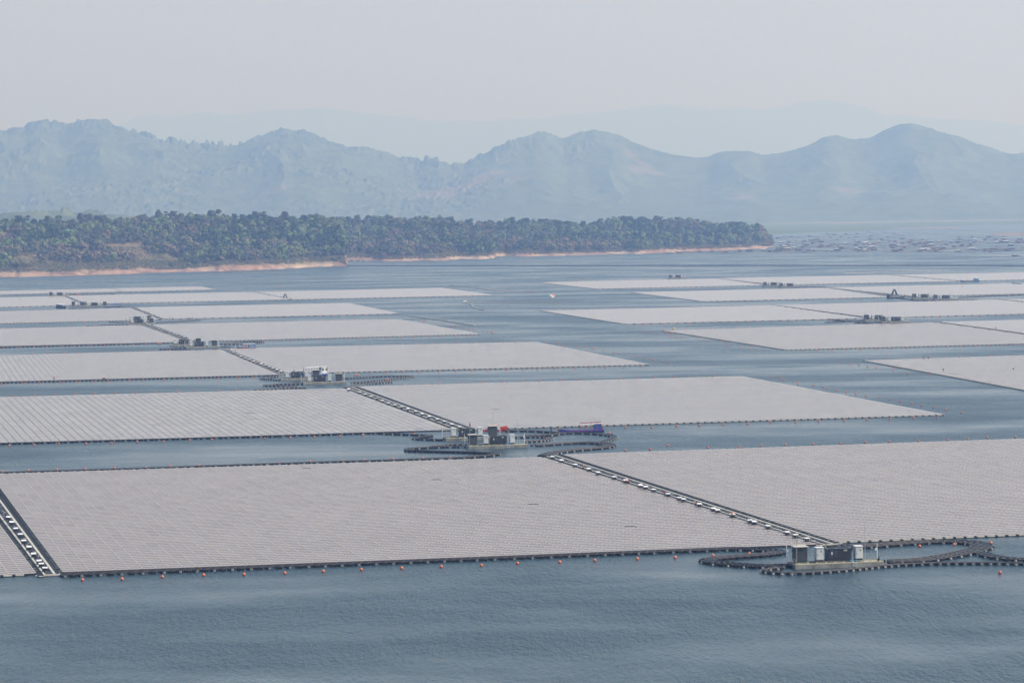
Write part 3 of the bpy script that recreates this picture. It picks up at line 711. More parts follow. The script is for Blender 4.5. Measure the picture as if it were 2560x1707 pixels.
def boom(pts, label, r_=.35, seg=4.0, mm='deck_white', gap=.12, name="floating_boom"):
    W = [P(*p) for p in pts]; path = catmull(W, seg); off = Vector((path[0].x, path[0].y, 0)); mb = MB()
    for i in range(len(path) - 1):
        a, b = path[i] - off, path[i + 1] - off; d = (b - a)
        mb.tube([a + d * gap / 2 + Vector((0, 0, r_ * .5)), b - d * gap / 2 + Vector((0, 0, r_ * .5))], r_, 6)
    rp = MB(); rp.tube([p - off + Vector((0, 0, r_ * .4)) for p in path], r_ * .3, 4)
    r = thing(name, label, "boom", off, 0, "floating booms on open water")
    mb.build("float_segment", M[mm], r); rp.build("rope", M['cable'], r)
boom([(1020, 790), (1100, 801), (1187, 815)], "long straight white boom between the fourth and fifth row arrays", .55)
boom([(1166, 753), (1158, 756), (1176, 761), (1183, 768), (1195, 773), (1213, 776)], "curved white boom in the middle of the lake", .55, 2.5)
boom([(1160, 757), (1300, 757), (1436, 757)], "thin pale line of floats with orange buoys in mid lake", .3, 6)
boom([(1123, 713), (1180, 719), (1245, 728)], "white boom off the end of the sixth row array", .5, 6)
boom([(1304, 728.5), (1330, 730), (1360, 731)], "short boom with orange buoys near the red and white float", .35, 5)
boom([(862, 665), (1100, 665.2), (1500, 665), (2000, 664.6), (2620, 665)], "long dashed black barrier across the far lake", .7, 13, 'black', 4)
boom([(1880, 641), (2200, 641), (2620, 642)], "thin dotted barrier just in front of the fish farms", .35, 14, 'roofbrown', .5)
boom([(2110, 683.5), (2230, 680), (2380, 676)], "slanting boom with orange buoys beyond the far right arrays", .3, 7)
def redfloat(px, py, label):
    o = P(px, py); r = thing("marker_float", label, "float", o, .6)
    m = MB(); m.box((0, 0, .5), (3.4, 2.2, 1.0)); m.box((.3, 0, 1.2), (1.6, 1.4, .5)); m.build("raft", M['white'], r)
    m = MB(); m.tube([(1.2, -.8, .9), (2.6, -.6, 1.2)], .7, 8); m.build("cylinder", M['orange'], r)
redfloat(1381, 743, "white and red float alone in open water between the arrays")
redfloat(1377, 740.5, "second red float touching the white and red one")

# ------------------------------------------------------------------ buoys
bu = MB(); pr = [(.02, -.37)] + [(.37 * math.sin(math.radians(a)), -.37 * math.cos(math.radians(a))) for a in range(20, 180, 20)] + [(.02, .37)]
bu.lathe(pr, 12, (0, 0, .22)); bu.tube([(0, 0, .6), (0, 0, .72)], .06, 6)
BU = bu.mesh("orange_buoy", [M['orange']], True)
buoys = []
def brow(p0, p1, name, sp=8.7, jit=.5, dv=0):
    a, b = P(*p0), P(*p1); n = max(1, int((b - a).length / sp)); nn = 0
    for k in range(n + 1):
        q = lerp(a, b, (k + .5 + random.uniform(-.12, .12)) / (n + 1)) + Vector((random.gauss(0, jit), random.gauss(0, jit * 1.2), 0))
        buoys.append((q, name, None))
def bpts(pts, name):
    for p in pts: buoys.append((P(*p), name, None))
bpts([(206, 1451), (305, 1449.5), (406, 1443.5), (509, 1439.5), (610, 1437.5), (712, 1434), (808, 1430), (903, 1425.5), (1004, 1422), (1103, 1418), (1203.5, 1414.5), (1294, 1409.5), (1399, 1406.5), (1487, 1402.5), (1593, 1398.5), (1688, 1395), (1782, 1390.5)], "row in front of the nearest array")
bpts([(1873, 1386), (2299, 1367), (2385, 1362.5), (2477, 1358.5), (2500, 1433)], "scatter around the nearest platform")
bpts([(x / 3.672, 1040 + y / 3.672) for x, y in ((22, 518), (261, 504), (524, 496), (783, 491), (1052, 482), (1338, 479), (1566, 465), (1822, 457), (2115, 455), (2378, 445), (2558, 438), (2845, 418), (3146, 418), (3346, 409), (3606, 397), (3883, 393), (4134, 385), (4376, 373))], "row behind the nearest array")
bpts([z3(x, y) for x, y in ((1040, 320), (1268, 308), (1429, 273), (1797, 292), (2087, 290), (2285, 276), (2510, 268), (2763, 262), (3017, 258), (3242, 245), (3465, 238), (3725, 230), (3997, 225), (4182, 213), (4360, 200), (4620, 196))], "row behind the near right array")
bpts([(x / 3.672, 1040 + y / 3.672) for x, y in ((83, 277), (317, 270), (540, 256), (787, 258), (1023, 251), (1261, 243), (1500, 237), (1737, 228), (1947, 221), (2303, 197), (2430, 208), (2663, 201), (2884, 194), (3118, 187), (3330, 178), (3805, 168))], "row before the left second row array")
bpts([z3(x, y) for x, y in ((1040, 108), (1282, 107), (1509, 95), (1720, 88), (1941, 81), (2163, 74), (2373, 60), (2605, 60), (2817, 53), (3047, 45), (3260, 38), (3468, 31), (3690, 22), (3903, 16))], "row before the wide second row array")
bpts([z1(x, y) for x, y in ((120, 1285), (313, 1282), (493, 1277), (681, 1272), (863, 1267), (1052, 1264), (1247, 1258), (1422, 1251), (1625, 1249), (1794, 1244), (1997, 1241), (2158, 1235), (2362, 1230), (2547, 1226))], "row behind the left second row array")
bpts([z2(x, y) for x, y in ((1203, 1192), (1364, 1186), (1565, 1182), (1685, 1169), (1903, 1169), (2081, 1165), (2281, 1162), (2439, 1155), (2608, 1149), (2794, 1145), (2961, 1139), (3151, 1135), (3341, 1130), (3502, 1124), (3661, 1119), (3842, 1115), (3963, 1106), (4206, 1106))], "row behind the wide second row array")
bpts([(1920 + x / 3.672, 640 + y / 3.672) for x, y in ((40, 1114), (113, 1128), (143, 1143), (237, 1158), (275, 1173), (418, 1187), (507, 1203), (540, 1219), (630, 1236), (721, 1252), (808, 1269), (902, 1286), (1021, 1303), (1118, 1321), (1214, 1339), (1318, 1357), (1409, 1376), (1520, 1395), (1635, 1415), (1776, 1441))], "slanting row off the dotted array edge")
bpts([(1920 + x / 3.672, 640 + y / 3.672) for x, y in ((671, 980), (754, 991), (836, 1003), (915, 1016), (994, 1028), (1168, 1032), (1151, 1056), (1291, 1083), (1475, 1093), (1697, 1099), (1780, 1112), (1866, 1129), (1964, 1143), (2057, 1157), (2162, 1171), (2263, 1187))], "slanting row off the workers' array")
bpts([(1280 + x / 3.672, 640 + y / 3.672) for x, y in ((313, 796), (427, 803), (482, 812), (458, 824), (597, 830), (661, 837), (685, 868), (735, 848), (754, 856), (841, 878), (936, 888), (983, 897), (1045, 907), (1098, 917), (1155, 929), (1211, 938), (1272, 949), (1302, 962), (1390, 972), (1429, 988))], "slanting row off the third row")
bpts([(1280 + x / 3.672, 640 + y / 3.672) for x, y in ((1204, 700), (1247, 708), (1299, 716), (1351, 723), (1389, 684), (1405, 703), (1418, 704), (1455, 709), (1468, 711), (1463, 730), (1454, 740), (1511, 747), (1556, 756), (1705, 755), (1732, 769), (1782, 778), (1811, 789), (1911, 791), (1959, 799), (2011, 807), (1990, 827), (2098, 833), (2215, 836), (2190, 853), (2252, 864))], "slanting row by the yellow beacon")
bpts([z2(x, y) for x, y in ((1460, 587), (1502, 592), (1535, 602), (1546, 597), (1614, 611), (1663, 621), (1712, 630), (1761, 639), (1801, 646), (1840, 653), (1885, 660), (1920, 667), (1962, 674), (2003, 681), (2086, 688), (2126, 694), (2166, 703), (2172, 711))], "slanting row beside the long white boom")
bpts([z2(x, y) for x, y in ((205, 268), (222, 273), (232, 278), (240, 286))], "loose cluster below the wooded headland")
rows = [((-10, 961), (655, 944), "row before the left third row array"), ((900, 934), (1620, 917), "row in front of the third row array"),
        ((-10, 888), (440, 877), "row behind the left third row array"), ((665, 871), (1310, 855), "row beyond the third row array"),
        ((-10, 870), (385, 861), "row before the left fourth row array"), ((640, 853), (1190, 840), "row in front of the fourth row array"),
        ((-10, 822.5), (310, 815.5), "row behind the left fourth row array"), ((450, 812), (985, 797.5), "row beyond the fourth row array"),
        ((-10, 811.5), (280, 804), "row before the left fifth row array"), ((500, 797.5), (960, 788), "row in front of the fifth row array"),
        ((-10, 779), (170, 773.5), "row beyond the fifth row array at left"), ((390, 768), (840, 758), "row beyond the fifth row array"),
        ((-10, 769.5), (110, 767), "row in front of the sixth row array at left"), ((300, 760), (1230, 740), "row in front of the sixth row arrays"),
        ((0, 745), (620, 731.5), "row beyond the sixth row arrays"), ((640, 730.5), (1100, 720), "row beyond the sixth row end array"),
        ((0, 738), (530, 726.5), "row in front of the farthest left arrays"), ((0, 729), (500, 716), "row beyond the farthest left arrays"),
        ((1500, 724.5), (2390, 705), "row in front of the farthest right arrays"), ((1350, 705.5), (2560, 684), "row beyond the farthest right arrays"),
        ((1580, 730.5), (2560, 709), "row beyond the second farthest right arrays"), ((1790, 755), (2210, 745), "row in front of the second farthest right arrays"), ((2420, 742), (2600, 738), "row right of the twin platforms"),
        ((1352, 777), (1900, 764), "row along the far edge of the long pointed array"), ((1960, 763.5), (2600, 748), "row behind the long pointed array"),
        ((1585, 812.5), (2150, 799), "row in front of the long pointed array"), ((2280, 795), (2600, 785), "row right of the right hand double platform"),
        ((1670, 826), (2320, 808), "row beyond the beacon array"), ((1990, 878.5), (2560, 862), "row in front of the beacon array"),
        ((2165, 901), (2560, 888), "row behind the workers' array"),
        ((1170, 755.5), (1430, 756.5), "row on the thin mid lake float line"), ((1200, 722), (1290, 730), "row beside the far white boom"), ((1304, 728), (1358, 730.5), "row on the short boom"), ((2130, 682), (2370, 675.5), "row on the slanting far boom")]
for p0, p1, nm in rows: brow(p0, p1, nm)
order = sorted(range(len(buoys)), key=lambda i: buoys[i][0].y)
near = set(order[:290]); cnts = {}
def bname(n): return n
byrow = {}
for i in range(len(buoys)):
    if i in near: byrow.setdefault(buoys[i][1], []).append(buoys[i][0])
for nm, ps in byrow.items():
    ps.sort(key=lambda p: p.x / p.y)
    for k, p in enumerate(ps):
        o = link("orange_buoy", BU); o.location = (p.x, p.y, random.uniform(-.04, .04)); o.rotation_euler = (0, 0, random.random() * 6)
        tag(o, f"{nth(k + 1)} orange buoy from the left in the {nm}", "buoy", "orange mooring buoys")
rest = MB()
for i in order[290:]:
    p = buoys[i][0]; rest.lathe([(.1, -.4), (.36, -.2), (.45, .05), (.36, .3), (.1, .46)], 6, (p.x, p.y, .25))
o = rest.build("distant_buoys", M['orange'], None, True); tag(o, "tiny distant orange buoys dotting the far array edges", "buoy", None, "stuff")
def heap(px, py, n, where):
    for k in range(n):
        p = P(px, py); o = link("orange_buoy", BU); o.location = (p.x + (k % 3) * .9 - .9 + random.uniform(-.1, .1), p.y + (k // 3) * .9, .5); o.scale = (1.15,) * 3
        tag(o, f"{nth(k + 1)} orange buoy of the heap {where}", "buoy", "heaped orange buoys")
heap(398, 861, 6, "left of the fourth row platform"); heap(893, 941.5, 4, "on the cable loop right of the third row platform"); heap(971, 953.5, 2, "near the end of that long cable loop")

# ------------------------------------------------------------------ people
def skin_mesh(name, verts, edges, radii, mt, sub=1):
    me = bpy.data.meshes.new(name); me.from_pydata(verts, edges, []); o = bpy.data.objects.new(name, me); COL.objects.link(o)
    sk = o.modifiers.new("s", 'SKIN')
    for i, v in enumerate(me.skin_vertices[0].data): v.radius = (radii[i], radii[i]); v.use_root = (i == 0)
    ss = o.modifiers.new("u", 'SUBSURF'); ss.levels = sub; ss.render_levels = sub
    dg = bpy.context.evaluated_depsgraph_get(); out = bpy.data.meshes.new_from_object(o.evaluated_get(dg))
    bpy.data.objects.remove(o); out.materials.clear(); out.materials.append(mt); out.name = name; return out
POSES = {}
def pose(kind):
    if kind == 'stand': J = dict(pel=(0, 0, .93), ch=(0, .02, 1.32), nk=(0, .02, 1.48), hd=(0, .0, 1.64), hl=(.1, 0, .9), kl=(.13, -.03, .5), fl=(.14, 0, .08), tl=(.15, -.14, .04), hr=(-.1, 0, .9), kr=(-.12, .04, .5), fr=(-.12, .12, .08), tr=(-.13, -.02, .04), sl=(.19, .02, 1.40), el=(.27, .04, 1.12), wl=(.25, -.10, .90), sr=(-.19, .02, 1.40), er=(-.30, 0, 1.14), wr=(-.24, -.2, 1.02))
    elif kind == 'bend': J = dict(pel=(0, .15, .88), ch=(0, -.2, 1.12), nk=(0, -.33, 1.20), hd=(0, -.47, 1.24), hl=(.1, .15, .85), kl=(.14, .05, .48), fl=(.15, .12, .08), tl=(.16, -.03, .04), hr=(-.1, .15, .85), kr=(-.14, .02, .48), fr=(-.16, .1, .08), tr=(-.17, -.05, .04), sl=(.18, -.22, 1.14), el=(.22, -.35, .88), wl=(.16, -.48, .66), sr=(-.18, -.22, 1.14), er=(-.24, -.36, .90), wr=(-.14, -.5, .68))
    else: J = dict(pel=(0, .12, .32), ch=(0, -.02, .72), nk=(0, -.06, .88), hd=(0, -.12, 1.02), hl=(.11, .1, .32), kl=(.2, -.3, .52), fl=(.17, -.08, .08), tl=(.18, -.24, .04), hr=(-.11, .1, .32), kr=(-.2, -.28, .5), fr=(-.18, -.06, .08), tr=(-.19, -.22, .04), sl=(.19, -.02, .82), el=(.26, -.25, .62), wl=(.14, -.42, .52), sr=(-.19, -.02, .82), er=(-.27, -.24, .6), wr=(-.12, -.42, .5))
    return J
def person_meshes(kind):
    J = pose(kind); names = list(J); idx = {k: i for i, k in enumerate(names)}
    R = dict(pel=.13, ch=.15, nk=.055, hd=.10, hl=.09, kl=.06, fl=.04, tl=.035, hr=.09, kr=.06, fr=.04, tr=.035, sl=.06, el=.042, wl=.03, sr=.06, er=.042, wr=.03)
    E = [('pel', 'ch'), ('ch', 'nk'), ('nk', 'hd'), ('pel', 'hl'), ('hl', 'kl'), ('kl', 'fl'), ('fl', 'tl'), ('pel', 'hr'), ('hr', 'kr'), ('kr', 'fr'), ('fr', 'tr'), ('ch', 'sl'), ('sl', 'el'), ('el', 'wl'), ('ch', 'sr'), ('sr', 'er'), ('er', 'wr')]
    V = [J[k] for k in names]; ED = [(idx[a], idx[b]) for a, b in E]; RR = [R[k] for k in names]
    for w_ in ('wl', 'wr'):      # short finger chains
        b = Vector(J[w_]); base = idx[w_]
        for k in range(4):
            q = b + Vector(((k - 1.5) * .022, -.05, -.07 - .01 * (k in (1, 2)))); V.append(tuple(q)); RR.append(.010); ED.append((base, len(V) - 1))
    body = skin_mesh("person", V, ED, RR, M['skin'])
    jk = ['pel', 'ch', 'sl', 'el', 'sr', 'er']; jv = [J[k] for k in jk]; je = [(0, 1), (1, 2), (2, 3), (1, 4), (4, 5)]
    jac = lambda m: skin_mesh("jacket", jv, je, [.165, .185, .085, .065, .085, .065], m)
    tk = ['pel', 'hl', 'kl', 'fl', 'hr', 'kr', 'fr']; tv = [J[k] for k in tk]; te = [(0, 1), (1, 2), (2, 3), (0, 4), (4, 5), (5, 6)]
    tro = skin_mesh("trousers", tv, te, [.15, .115, .085, .065, .115, .085, .065], M['trousers'])
    hc = J['hd']; hm = MB(); hm.lathe([(.19, .02), (.145, .03), (.14, .09), (.10, .15), (.03, .175)], 10, (hc[0], hc[1], hc[2]))
    return body, jac, tro, hm
_P = {}
JM = {}
def person(px, py, kind, cloth, rz, label, helmet='white', z=.35, carrying=None):
    if kind not in _P: _P[kind] = person_meshes(kind)
    body, jac, tro, hm = _P[kind]
    if (kind, cloth) not in JM: JM[(kind, cloth)] = jac(M[cloth])
    if (kind, 'h', helmet) not in JM: JM[(kind, 'h', helmet)] = hm.mesh("helmet", M[helmet], True)
    p = P(px, py, z); o = link("person", body); o.location = p; o.rotation_euler = (0, 0, rz)
    tag(o, label, "person", "workers on the arrays and walkways")
    link("jacket", JM[(kind, cloth)], o); link("trousers", tro, o); link("helmet", JM[(kind, 'h', helmet)], o)
    return o
person(1458, 1172, 'crouch', 'hivis', .5, "worker in orange crouching near the far end of the long walkway", 'yellow')
person(1565, 1211, 'stand', 'hivis', 1.2, "worker in orange at the middle of the long walkway under a canopy")
person(1572, 1208.5, 'crouch', 'hivis', -1.2, "orange crouching worker beside the one at the middle of the walkway", 'orange')
person(1661, 1241, 'stand', 'redcloth', -1.5, "worker in brownish red standing sideways on the long walkway", 'trousers')
person(1698, 1252, 'crouch', 'hivis', 2.0, "orange worker crouching below a pair of white canopies")
person(1739, 1265.5, 'bend', 'hivis', -1.0, "worker in bright orange with white helmet stooping on the long walkway")
person(1830, 1294.5, 'stand', 'hivis', .4, "standing worker in orange jacket and dark trousers, nearest on the walkway", 'orange')
person(2196, 1402, 'crouch', 'navycloth', 1.0, "dark clothed figure sitting at the right end of the nearest platform", 'trousers', 1.1)
person(1175, 1068, 'stand', 'redcloth', .3, "worker in red standing behind the central double platform", 'trousers')
person(1378, 1081, 'stand', 'navycloth', .8, "worker in navy standing left of the blue boat's bow", 'navycloth', .5)
person(1396.5, 1082.5, 'stand', 'redcloth', -.8, "worker in red vest and white helmet at the blue boat's bow", 'white', .5)
person(1520, 1088, 'crouch', 'redcloth', 1.4, "worker in red crouching on the cable loop behind the blue boat", 'orange', .5)
person(1529, 1089.5, 'bend', 'hivis', -1.2, "orange clad worker stooping at the bend of the cable loop", 'white', .5)
person(2309, 898, 'stand', 'navycloth', .2, "left one of two dark figures at the edge of the right hand array", 'trousers')
person(2321, 898.5, 'stand', 'trousers', -.3, "right one of two dark figures at the edge of the right hand array", 'orange')
person(2533, 924, 'crouch', 'redcloth', .9, "worker with yellow helmet kneeling amid the right hand array", 'yellow', .5)
person(2358, 926, 'crouch', 'redcloth', 1.8, "worker in red bent low over the right hand array's panels", 'orange', .5)
person(135.5, 950, 'stand', 'redcloth', .4, "lone worker in red standing on the third row array at left", 'trousers', .5)
person(258, 948, 'crouch', 'hivis', .4, "worker in orange crouching on the edge of the third row array", 'white', .5)
person(262, 948, 'crouch', 'hivis', -.6, "second crouching worker beside the one on the third row edge", 'white', .5)
person(51, 750, 'stand', 'navycloth', .4, "tiny dark figure standing on the sixth row array at left", 'trousers', .5)
person(313.5, 800, 'stand', 'redcloth', -.8, "worker in red fishing cable left of the fifth row platform", 'trousers', .5)
for k, (x, y) in enumerate(((468, 799), (472.5, 798.5), (477, 799), (480.5, 798.5))):
    person(x, y, 'stand', 'navycloth' if k % 2 else 'redcloth', k, f"{nth(k + 1)} from left of four workers standing right of the fifth row platform", 'trousers', .5)
for k, (x, y) in enumerate(((352, 778), (361, 780.5), (370, 783.5), (374, 786), (402, 797.5), (417, 798.5), (424, 797), (431, 797), (447, 799))):
    person(x, y, ('stand', 'bend', 'crouch')[k % 3], ('hivis', 'navycloth', 'redcloth')[k % 3], k, f"{nth(k + 1)} worker from the left along the busy fifth row walkway", ('white', 'orange')[k % 2], .5)
person(574, 875, 'stand', 'redcloth', .4, "worker in dark red standing at the head of the third row walkway", 'trousers', .5)
person(588, 878, 'crouch', 'redcloth', .4, "worker in red crouching below the white passenger boat's bow", 'orange', .5)
person(735, 930, 'bend', 'redcloth', .4, "worker in red beside the third row platform's rear cabinets", 'white', .5)
person(2339, 808.5, 'crouch', 'redcloth', .4, "crouching worker at the head of the thick black walkway", 'orange', .5)
person(2353, 809.5, 'stand', 'redcloth', .4, "worker in red standing near the head of the thick black walkway", 'orange', .5)
person(2403, 816.5, 'stand', 'hivis', .4, "standing worker half way along the visible thick black walkway", 'white', .5)
person(2489, 823.5, 'stand', 'redcloth', .4, "worker in red near the right edge on the thick black walkway", 'orange', .5)
person(2247, 723.5, 'stand', 'redcloth', .4, "tiny figure in red standing on the array above the right black frame", 'trousers', .5)
person(2407, 718, 'stand', 'redcloth', .4, "tiny figure in red on the array above the twin platforms", 'trousers', .5)
person(1932.5, 764.5, 'stand', 'redcloth', .4, "tiny figure in red at the far end of the thin dark walkway", 'orange', .5)

# ------------------------------------------------------------------ hills and far land (height fields on polar grids)
def interp(pts, x): return np.interp(x, [p[0] for p in pts], [p[1] for p in pts])
def hillmat(name, a, b, c=None, sc=.004):
    m = mat(name, a, 0.9, 0, .3, sc, b, .1); nt = m.node_tree
    if c:
        g = nt.nodes.new("ShaderNodeNewGeometry"); n = nt.nodes.new("ShaderNodeTexNoise"); n.inputs["Scale"].default_value = .0022; n.inputs["Detail"].default_value = 5
        nt.links.new(g.outputs["Position"], n.inputs["Vector"]); mr = nt.nodes.new("ShaderNodeMapRange"); mr.inputs[1].default_value = .63; mr.inputs[2].default_value = .67
        nt.links.new(n.outputs[0], mr.inputs[0]); mx = nt.nodes.new("ShaderNodeMix"); mx.data_type = 'RGBA'; nt.links.new(mr.outputs[0], mx.inputs[0])
        old = [l for l in nt.links if l.to_node.type == 'BSDF_PRINCIPLED' and l.to_socket.name == 'Base Color'][0].from_socket
        nt.links.new(old, mx.inputs[6]); mx.inputs[7].default_value = (*c, 1); nt.links.new(mx.outputs[2], nt.nodes["Principled BSDF"].inputs["Base Color"])
    return m
def hills(name, sil, d0, d1, dc, nx, ny, spur, canopy, material, x0=-220, x1=2780, label="", shore=None, seed=0.0, detail=14.0, carve=.64):
    px = np.linspace(x0, x1, nx); t = np.linspace(0, 1, ny)
    ysil = interp(sil, px)
    tanx = (px - CX) / FPX                          # azimuth tangent (roll ignored: 0.01 rad)
    D = d0 + (d1 - d0) * t[None, :]; X = tanx[:, None] * D; Y = D + 0 * X
    wx = X + 500 * (fbm(X / 1400 + seed, Y / 1400, 3) - .5) ; wy = Y + 500 * (fbm(X / 1300 + 9 + seed, Y / 1300, 3) - .5)
    rid = fbm(wx / spur + 3.3 + seed, wy / (spur * 2.2) + 1.7, 3, True) * .92 + .08 * fbm(wx / 300, wy / 500, 3, True)
    crest = dc + 1100 * (fbm(px / 420 + seed, px * 0 + 2.2, 3) - .5)
    u = np.clip((D - d0) / (crest[:, None] - d0), 0, None)
    ang = (525.0 - np.tan(ROLL) * (px - CX) - ysil) / FPX            # tangent of elevation above the horizon
    top = CAMH + ang * crest - (canopy * .55 if canopy else 0)
    ker = np.hanning(nx // 200 * 2 + 5); ker /= ker.sum(); k = len(ker)
    top = np.convolve(np.pad(top, k // 2, mode='edge'), ker, mode='valid')
    ramp = np.where(u < 1, np.sin(np.clip(u, 0, 1) * math.pi / 2) ** 1.1, np.clip(1 - (u - 1) * 1.1, 0, 1))
    wgt = np.clip(np.sin(np.clip(u, 0, 1) * math.pi), 0, 1) ** .55
    rr = np.clip((rid - .40) / .5, 0, 1)
    h = top[:, None] * ramp * (1 - carve * (1 - rr) * wgt)
    if canopy:
        c1 = fbm(X / detail, Y / (detail * 1.6), 2); c2 = fbm(X / 26 + 5, Y / 50, 2); amt = np.clip(h / 25, 0, 1)
        patch = np.clip((fbm(X / 420 + 2, Y / 420 + seed, 3) - .35) * 3, .25, 1) * np.interp(px, [-300, 1150, 1300, 1450, 1600, 2800], [1.7, 1.6, .5, .8, .35, .4])[:, None]
        crw = .62 + 1.0 * np.exp(-((u - 1) / .07) ** 2)
        h = h + canopy * amt * patch * crw * (np.clip(c1, .3, 1) * .5 + np.clip(c2 - .45, 0, .3) * 3.5)
    if shore is not None: h = h - 3 * (t[None, :] < .002)
    V = np.stack([X, Y, h - .5], -1).reshape(-1, 3)
    i = np.arange(nx - 1)[:, None] * ny + np.arange(ny - 1)[None, :]
    F = np.stack([i, i + ny, i + ny + 1, i + 1], -1).reshape(-1, 4)
    o = link(name, npmesh(name, V, F, [material], None, True)); tag(o, label, None, None, "structure"); return o
SIL = [(-220, 330), (0, 323), (29, 325), (50, 316), (79, 317), (85, 306), (114, 300), (141, 303), (170, 310), (188, 304.5), (240, 297), (264, 300), (293, 307), (296, 317), (317, 318), (323, 326), (352, 332), (378, 335), (399, 345), (425, 354), (458, 362), (499, 367), (551, 368), (581, 368), (610, 359), (640, 347), (678, 331), (709, 320), (728, 318), (737, 325), (769, 325), (790, 328), (816, 343), (845, 357), (875, 367), (889, 362), (904, 366), (963, 375), (992, 385), (1007, 394), (1027, 391), (1048, 406), (1065, 401), (1095, 401), (1139, 413), (1171, 407), (1177, 398), (1197, 392), (1227, 378), (1256, 366), (1280, 355), (1324, 341), (1347, 328), (1374, 328), (1409, 344), (1427, 341), (1450, 329), (1479, 325), (1490, 319), (1498, 324), (1515, 325), (1556, 334), (1579, 348), (1611, 360), (1647, 373), (1691, 384), (1749, 391), (1779, 388), (1808, 376), (1843, 374), (1881, 375), (1911, 385), (1964, 378), (2008, 367), (2043, 353), (2072, 337), (2096, 335), (2134, 345), (2163, 346), (2190, 338), (2213, 323), (2251, 309), (2281, 304.5), (2316, 313), (2360, 328), (2413, 341), (2448, 357), (2477, 364), (2524, 381), (2560, 382), (2780, 372)]
FAR = [(-220, 345), (0, 330), (300, 312), (360, 292), (500, 278), (610, 284), (762, 273), (805, 266), (870, 277), (980, 291), (1090, 296), (1250, 299), (1340, 296), (1415, 285), (1567, 272), (1676, 261), (1796, 270), (1915, 270), (1990, 257), (2068, 248), (2133, 259), (2231, 285), (2340, 291), (2480, 299), (2560, 310), (2780, 320)]
FAR2 = [(-220, 300), (200, 318), (600, 320), (900, 318), (1150, 335), (1400, 325), (1700, 318), (2000, 330), (2300, 318), (2560, 330), (2780, 330)]
MH = hillmat("hill_forest", (0.06, 0.095, 0.05), (0.14, 0.165, 0.085), (0.19, 0.165, 0.115), .012)
MF = hillmat("far_hill_forest", (0.06, 0.08, 0.05), (0.08, 0.10, 0.06))
hills("wooded_hills", SIL, 13000, 17200, 15600, 1500, 420, 1200, 15, MH, label="long wooded hill range fading blue in haze", seed=4.1)
hills("far_ridge", FAR, 46000, 58000, 53000, 420, 60, 5000, 0, MF, label="very pale far mountain ridge behind the wooded hills", seed=9.4, carve=.5)
hills("wooded_rise", [(-220, 532), (0, 533), (40, 525), (150, 524.5), (220, 530), (330, 541), (420, 551), (520, 556)], 6800, 8200, 7400, 520, 60, 700, 5, MH, -220, 520, label="bluish wooded rise peeping over the forest at far left", seed=1.3, detail=22)

# low green flats and sandbars before the far shore
def flat(name, pts_top, pts_bot, z, m, label, h=1.0):
    xs = np.linspace(pts_top[0][0], pts_top[-1][0], 220); yt = interp(pts_top, xs); yb = interp(pts_bot, xs) + 1.6 * (fbm(xs / 26, xs * 0, 4) - .5) * 2
    V = []; F = []; n = 10
    for i, x in enumerate(xs):
        for k in range(n):
            p = P(x, max(lerp(yb[i], yt[i], k / (n - 1)), 540)); zz = (-.4 if k in (0,) else z + .3 * random.random())
            V.append((p.x, p.y, zz))
    for i in range(len(xs) - 1):
        for k in range(n - 1): a = i * n + k; F.append((a, a + n, a + n + 1, a + 1))
    o = link(name, npmesh(name, V, F, [m], None, True)); tag(o, label, None, None, "structure")
MG = mat("marsh_green", (0.13, 0.17, 0.07), .9, 0, .3, .004, (0.09, 0.14, 0.07), .1); MS = mat("pale_sand", (0.26, 0.21, 0.17), .9, 0, .3, .01, (0.20, 0.17, 0.13), .1)
flat("green_flats", [(1880, 560), (2200, 555), (2560, 550), (2700, 548)], [(1880, 588), (2020, 583), (2150, 578), (2250, 572), (2330, 566), (2440, 563), (2560, 561), (2700, 560)], .5, MG, "low green flats at the foot of the hills")
flat("far_sandbar", [(2225, 570.5), (2320, 568), (2400, 569)], [(2225, 571.5), (2320, 571), (2400, 571)], .9, MS, "thin reddish sandbar before the green flats")
flat("right_sandbar", [(2480, 584), (2560, 582), (2700, 581)], [(2480, 588), (2560, 590), (2700, 590)], .8, MS, "brownish spit among the fish farms at the right edge")
flat("shore_beach", [(1880, 557), (2120, 556), (2200, 552.5), (2300, 553), (2560, 548), (2700, 547)], [(1880, 559.5), (2120, 560), (2200, 557), (2300, 555.5), (2560, 551), (2700, 550)], 2, MS, "pale beach line at the foot of the hills")

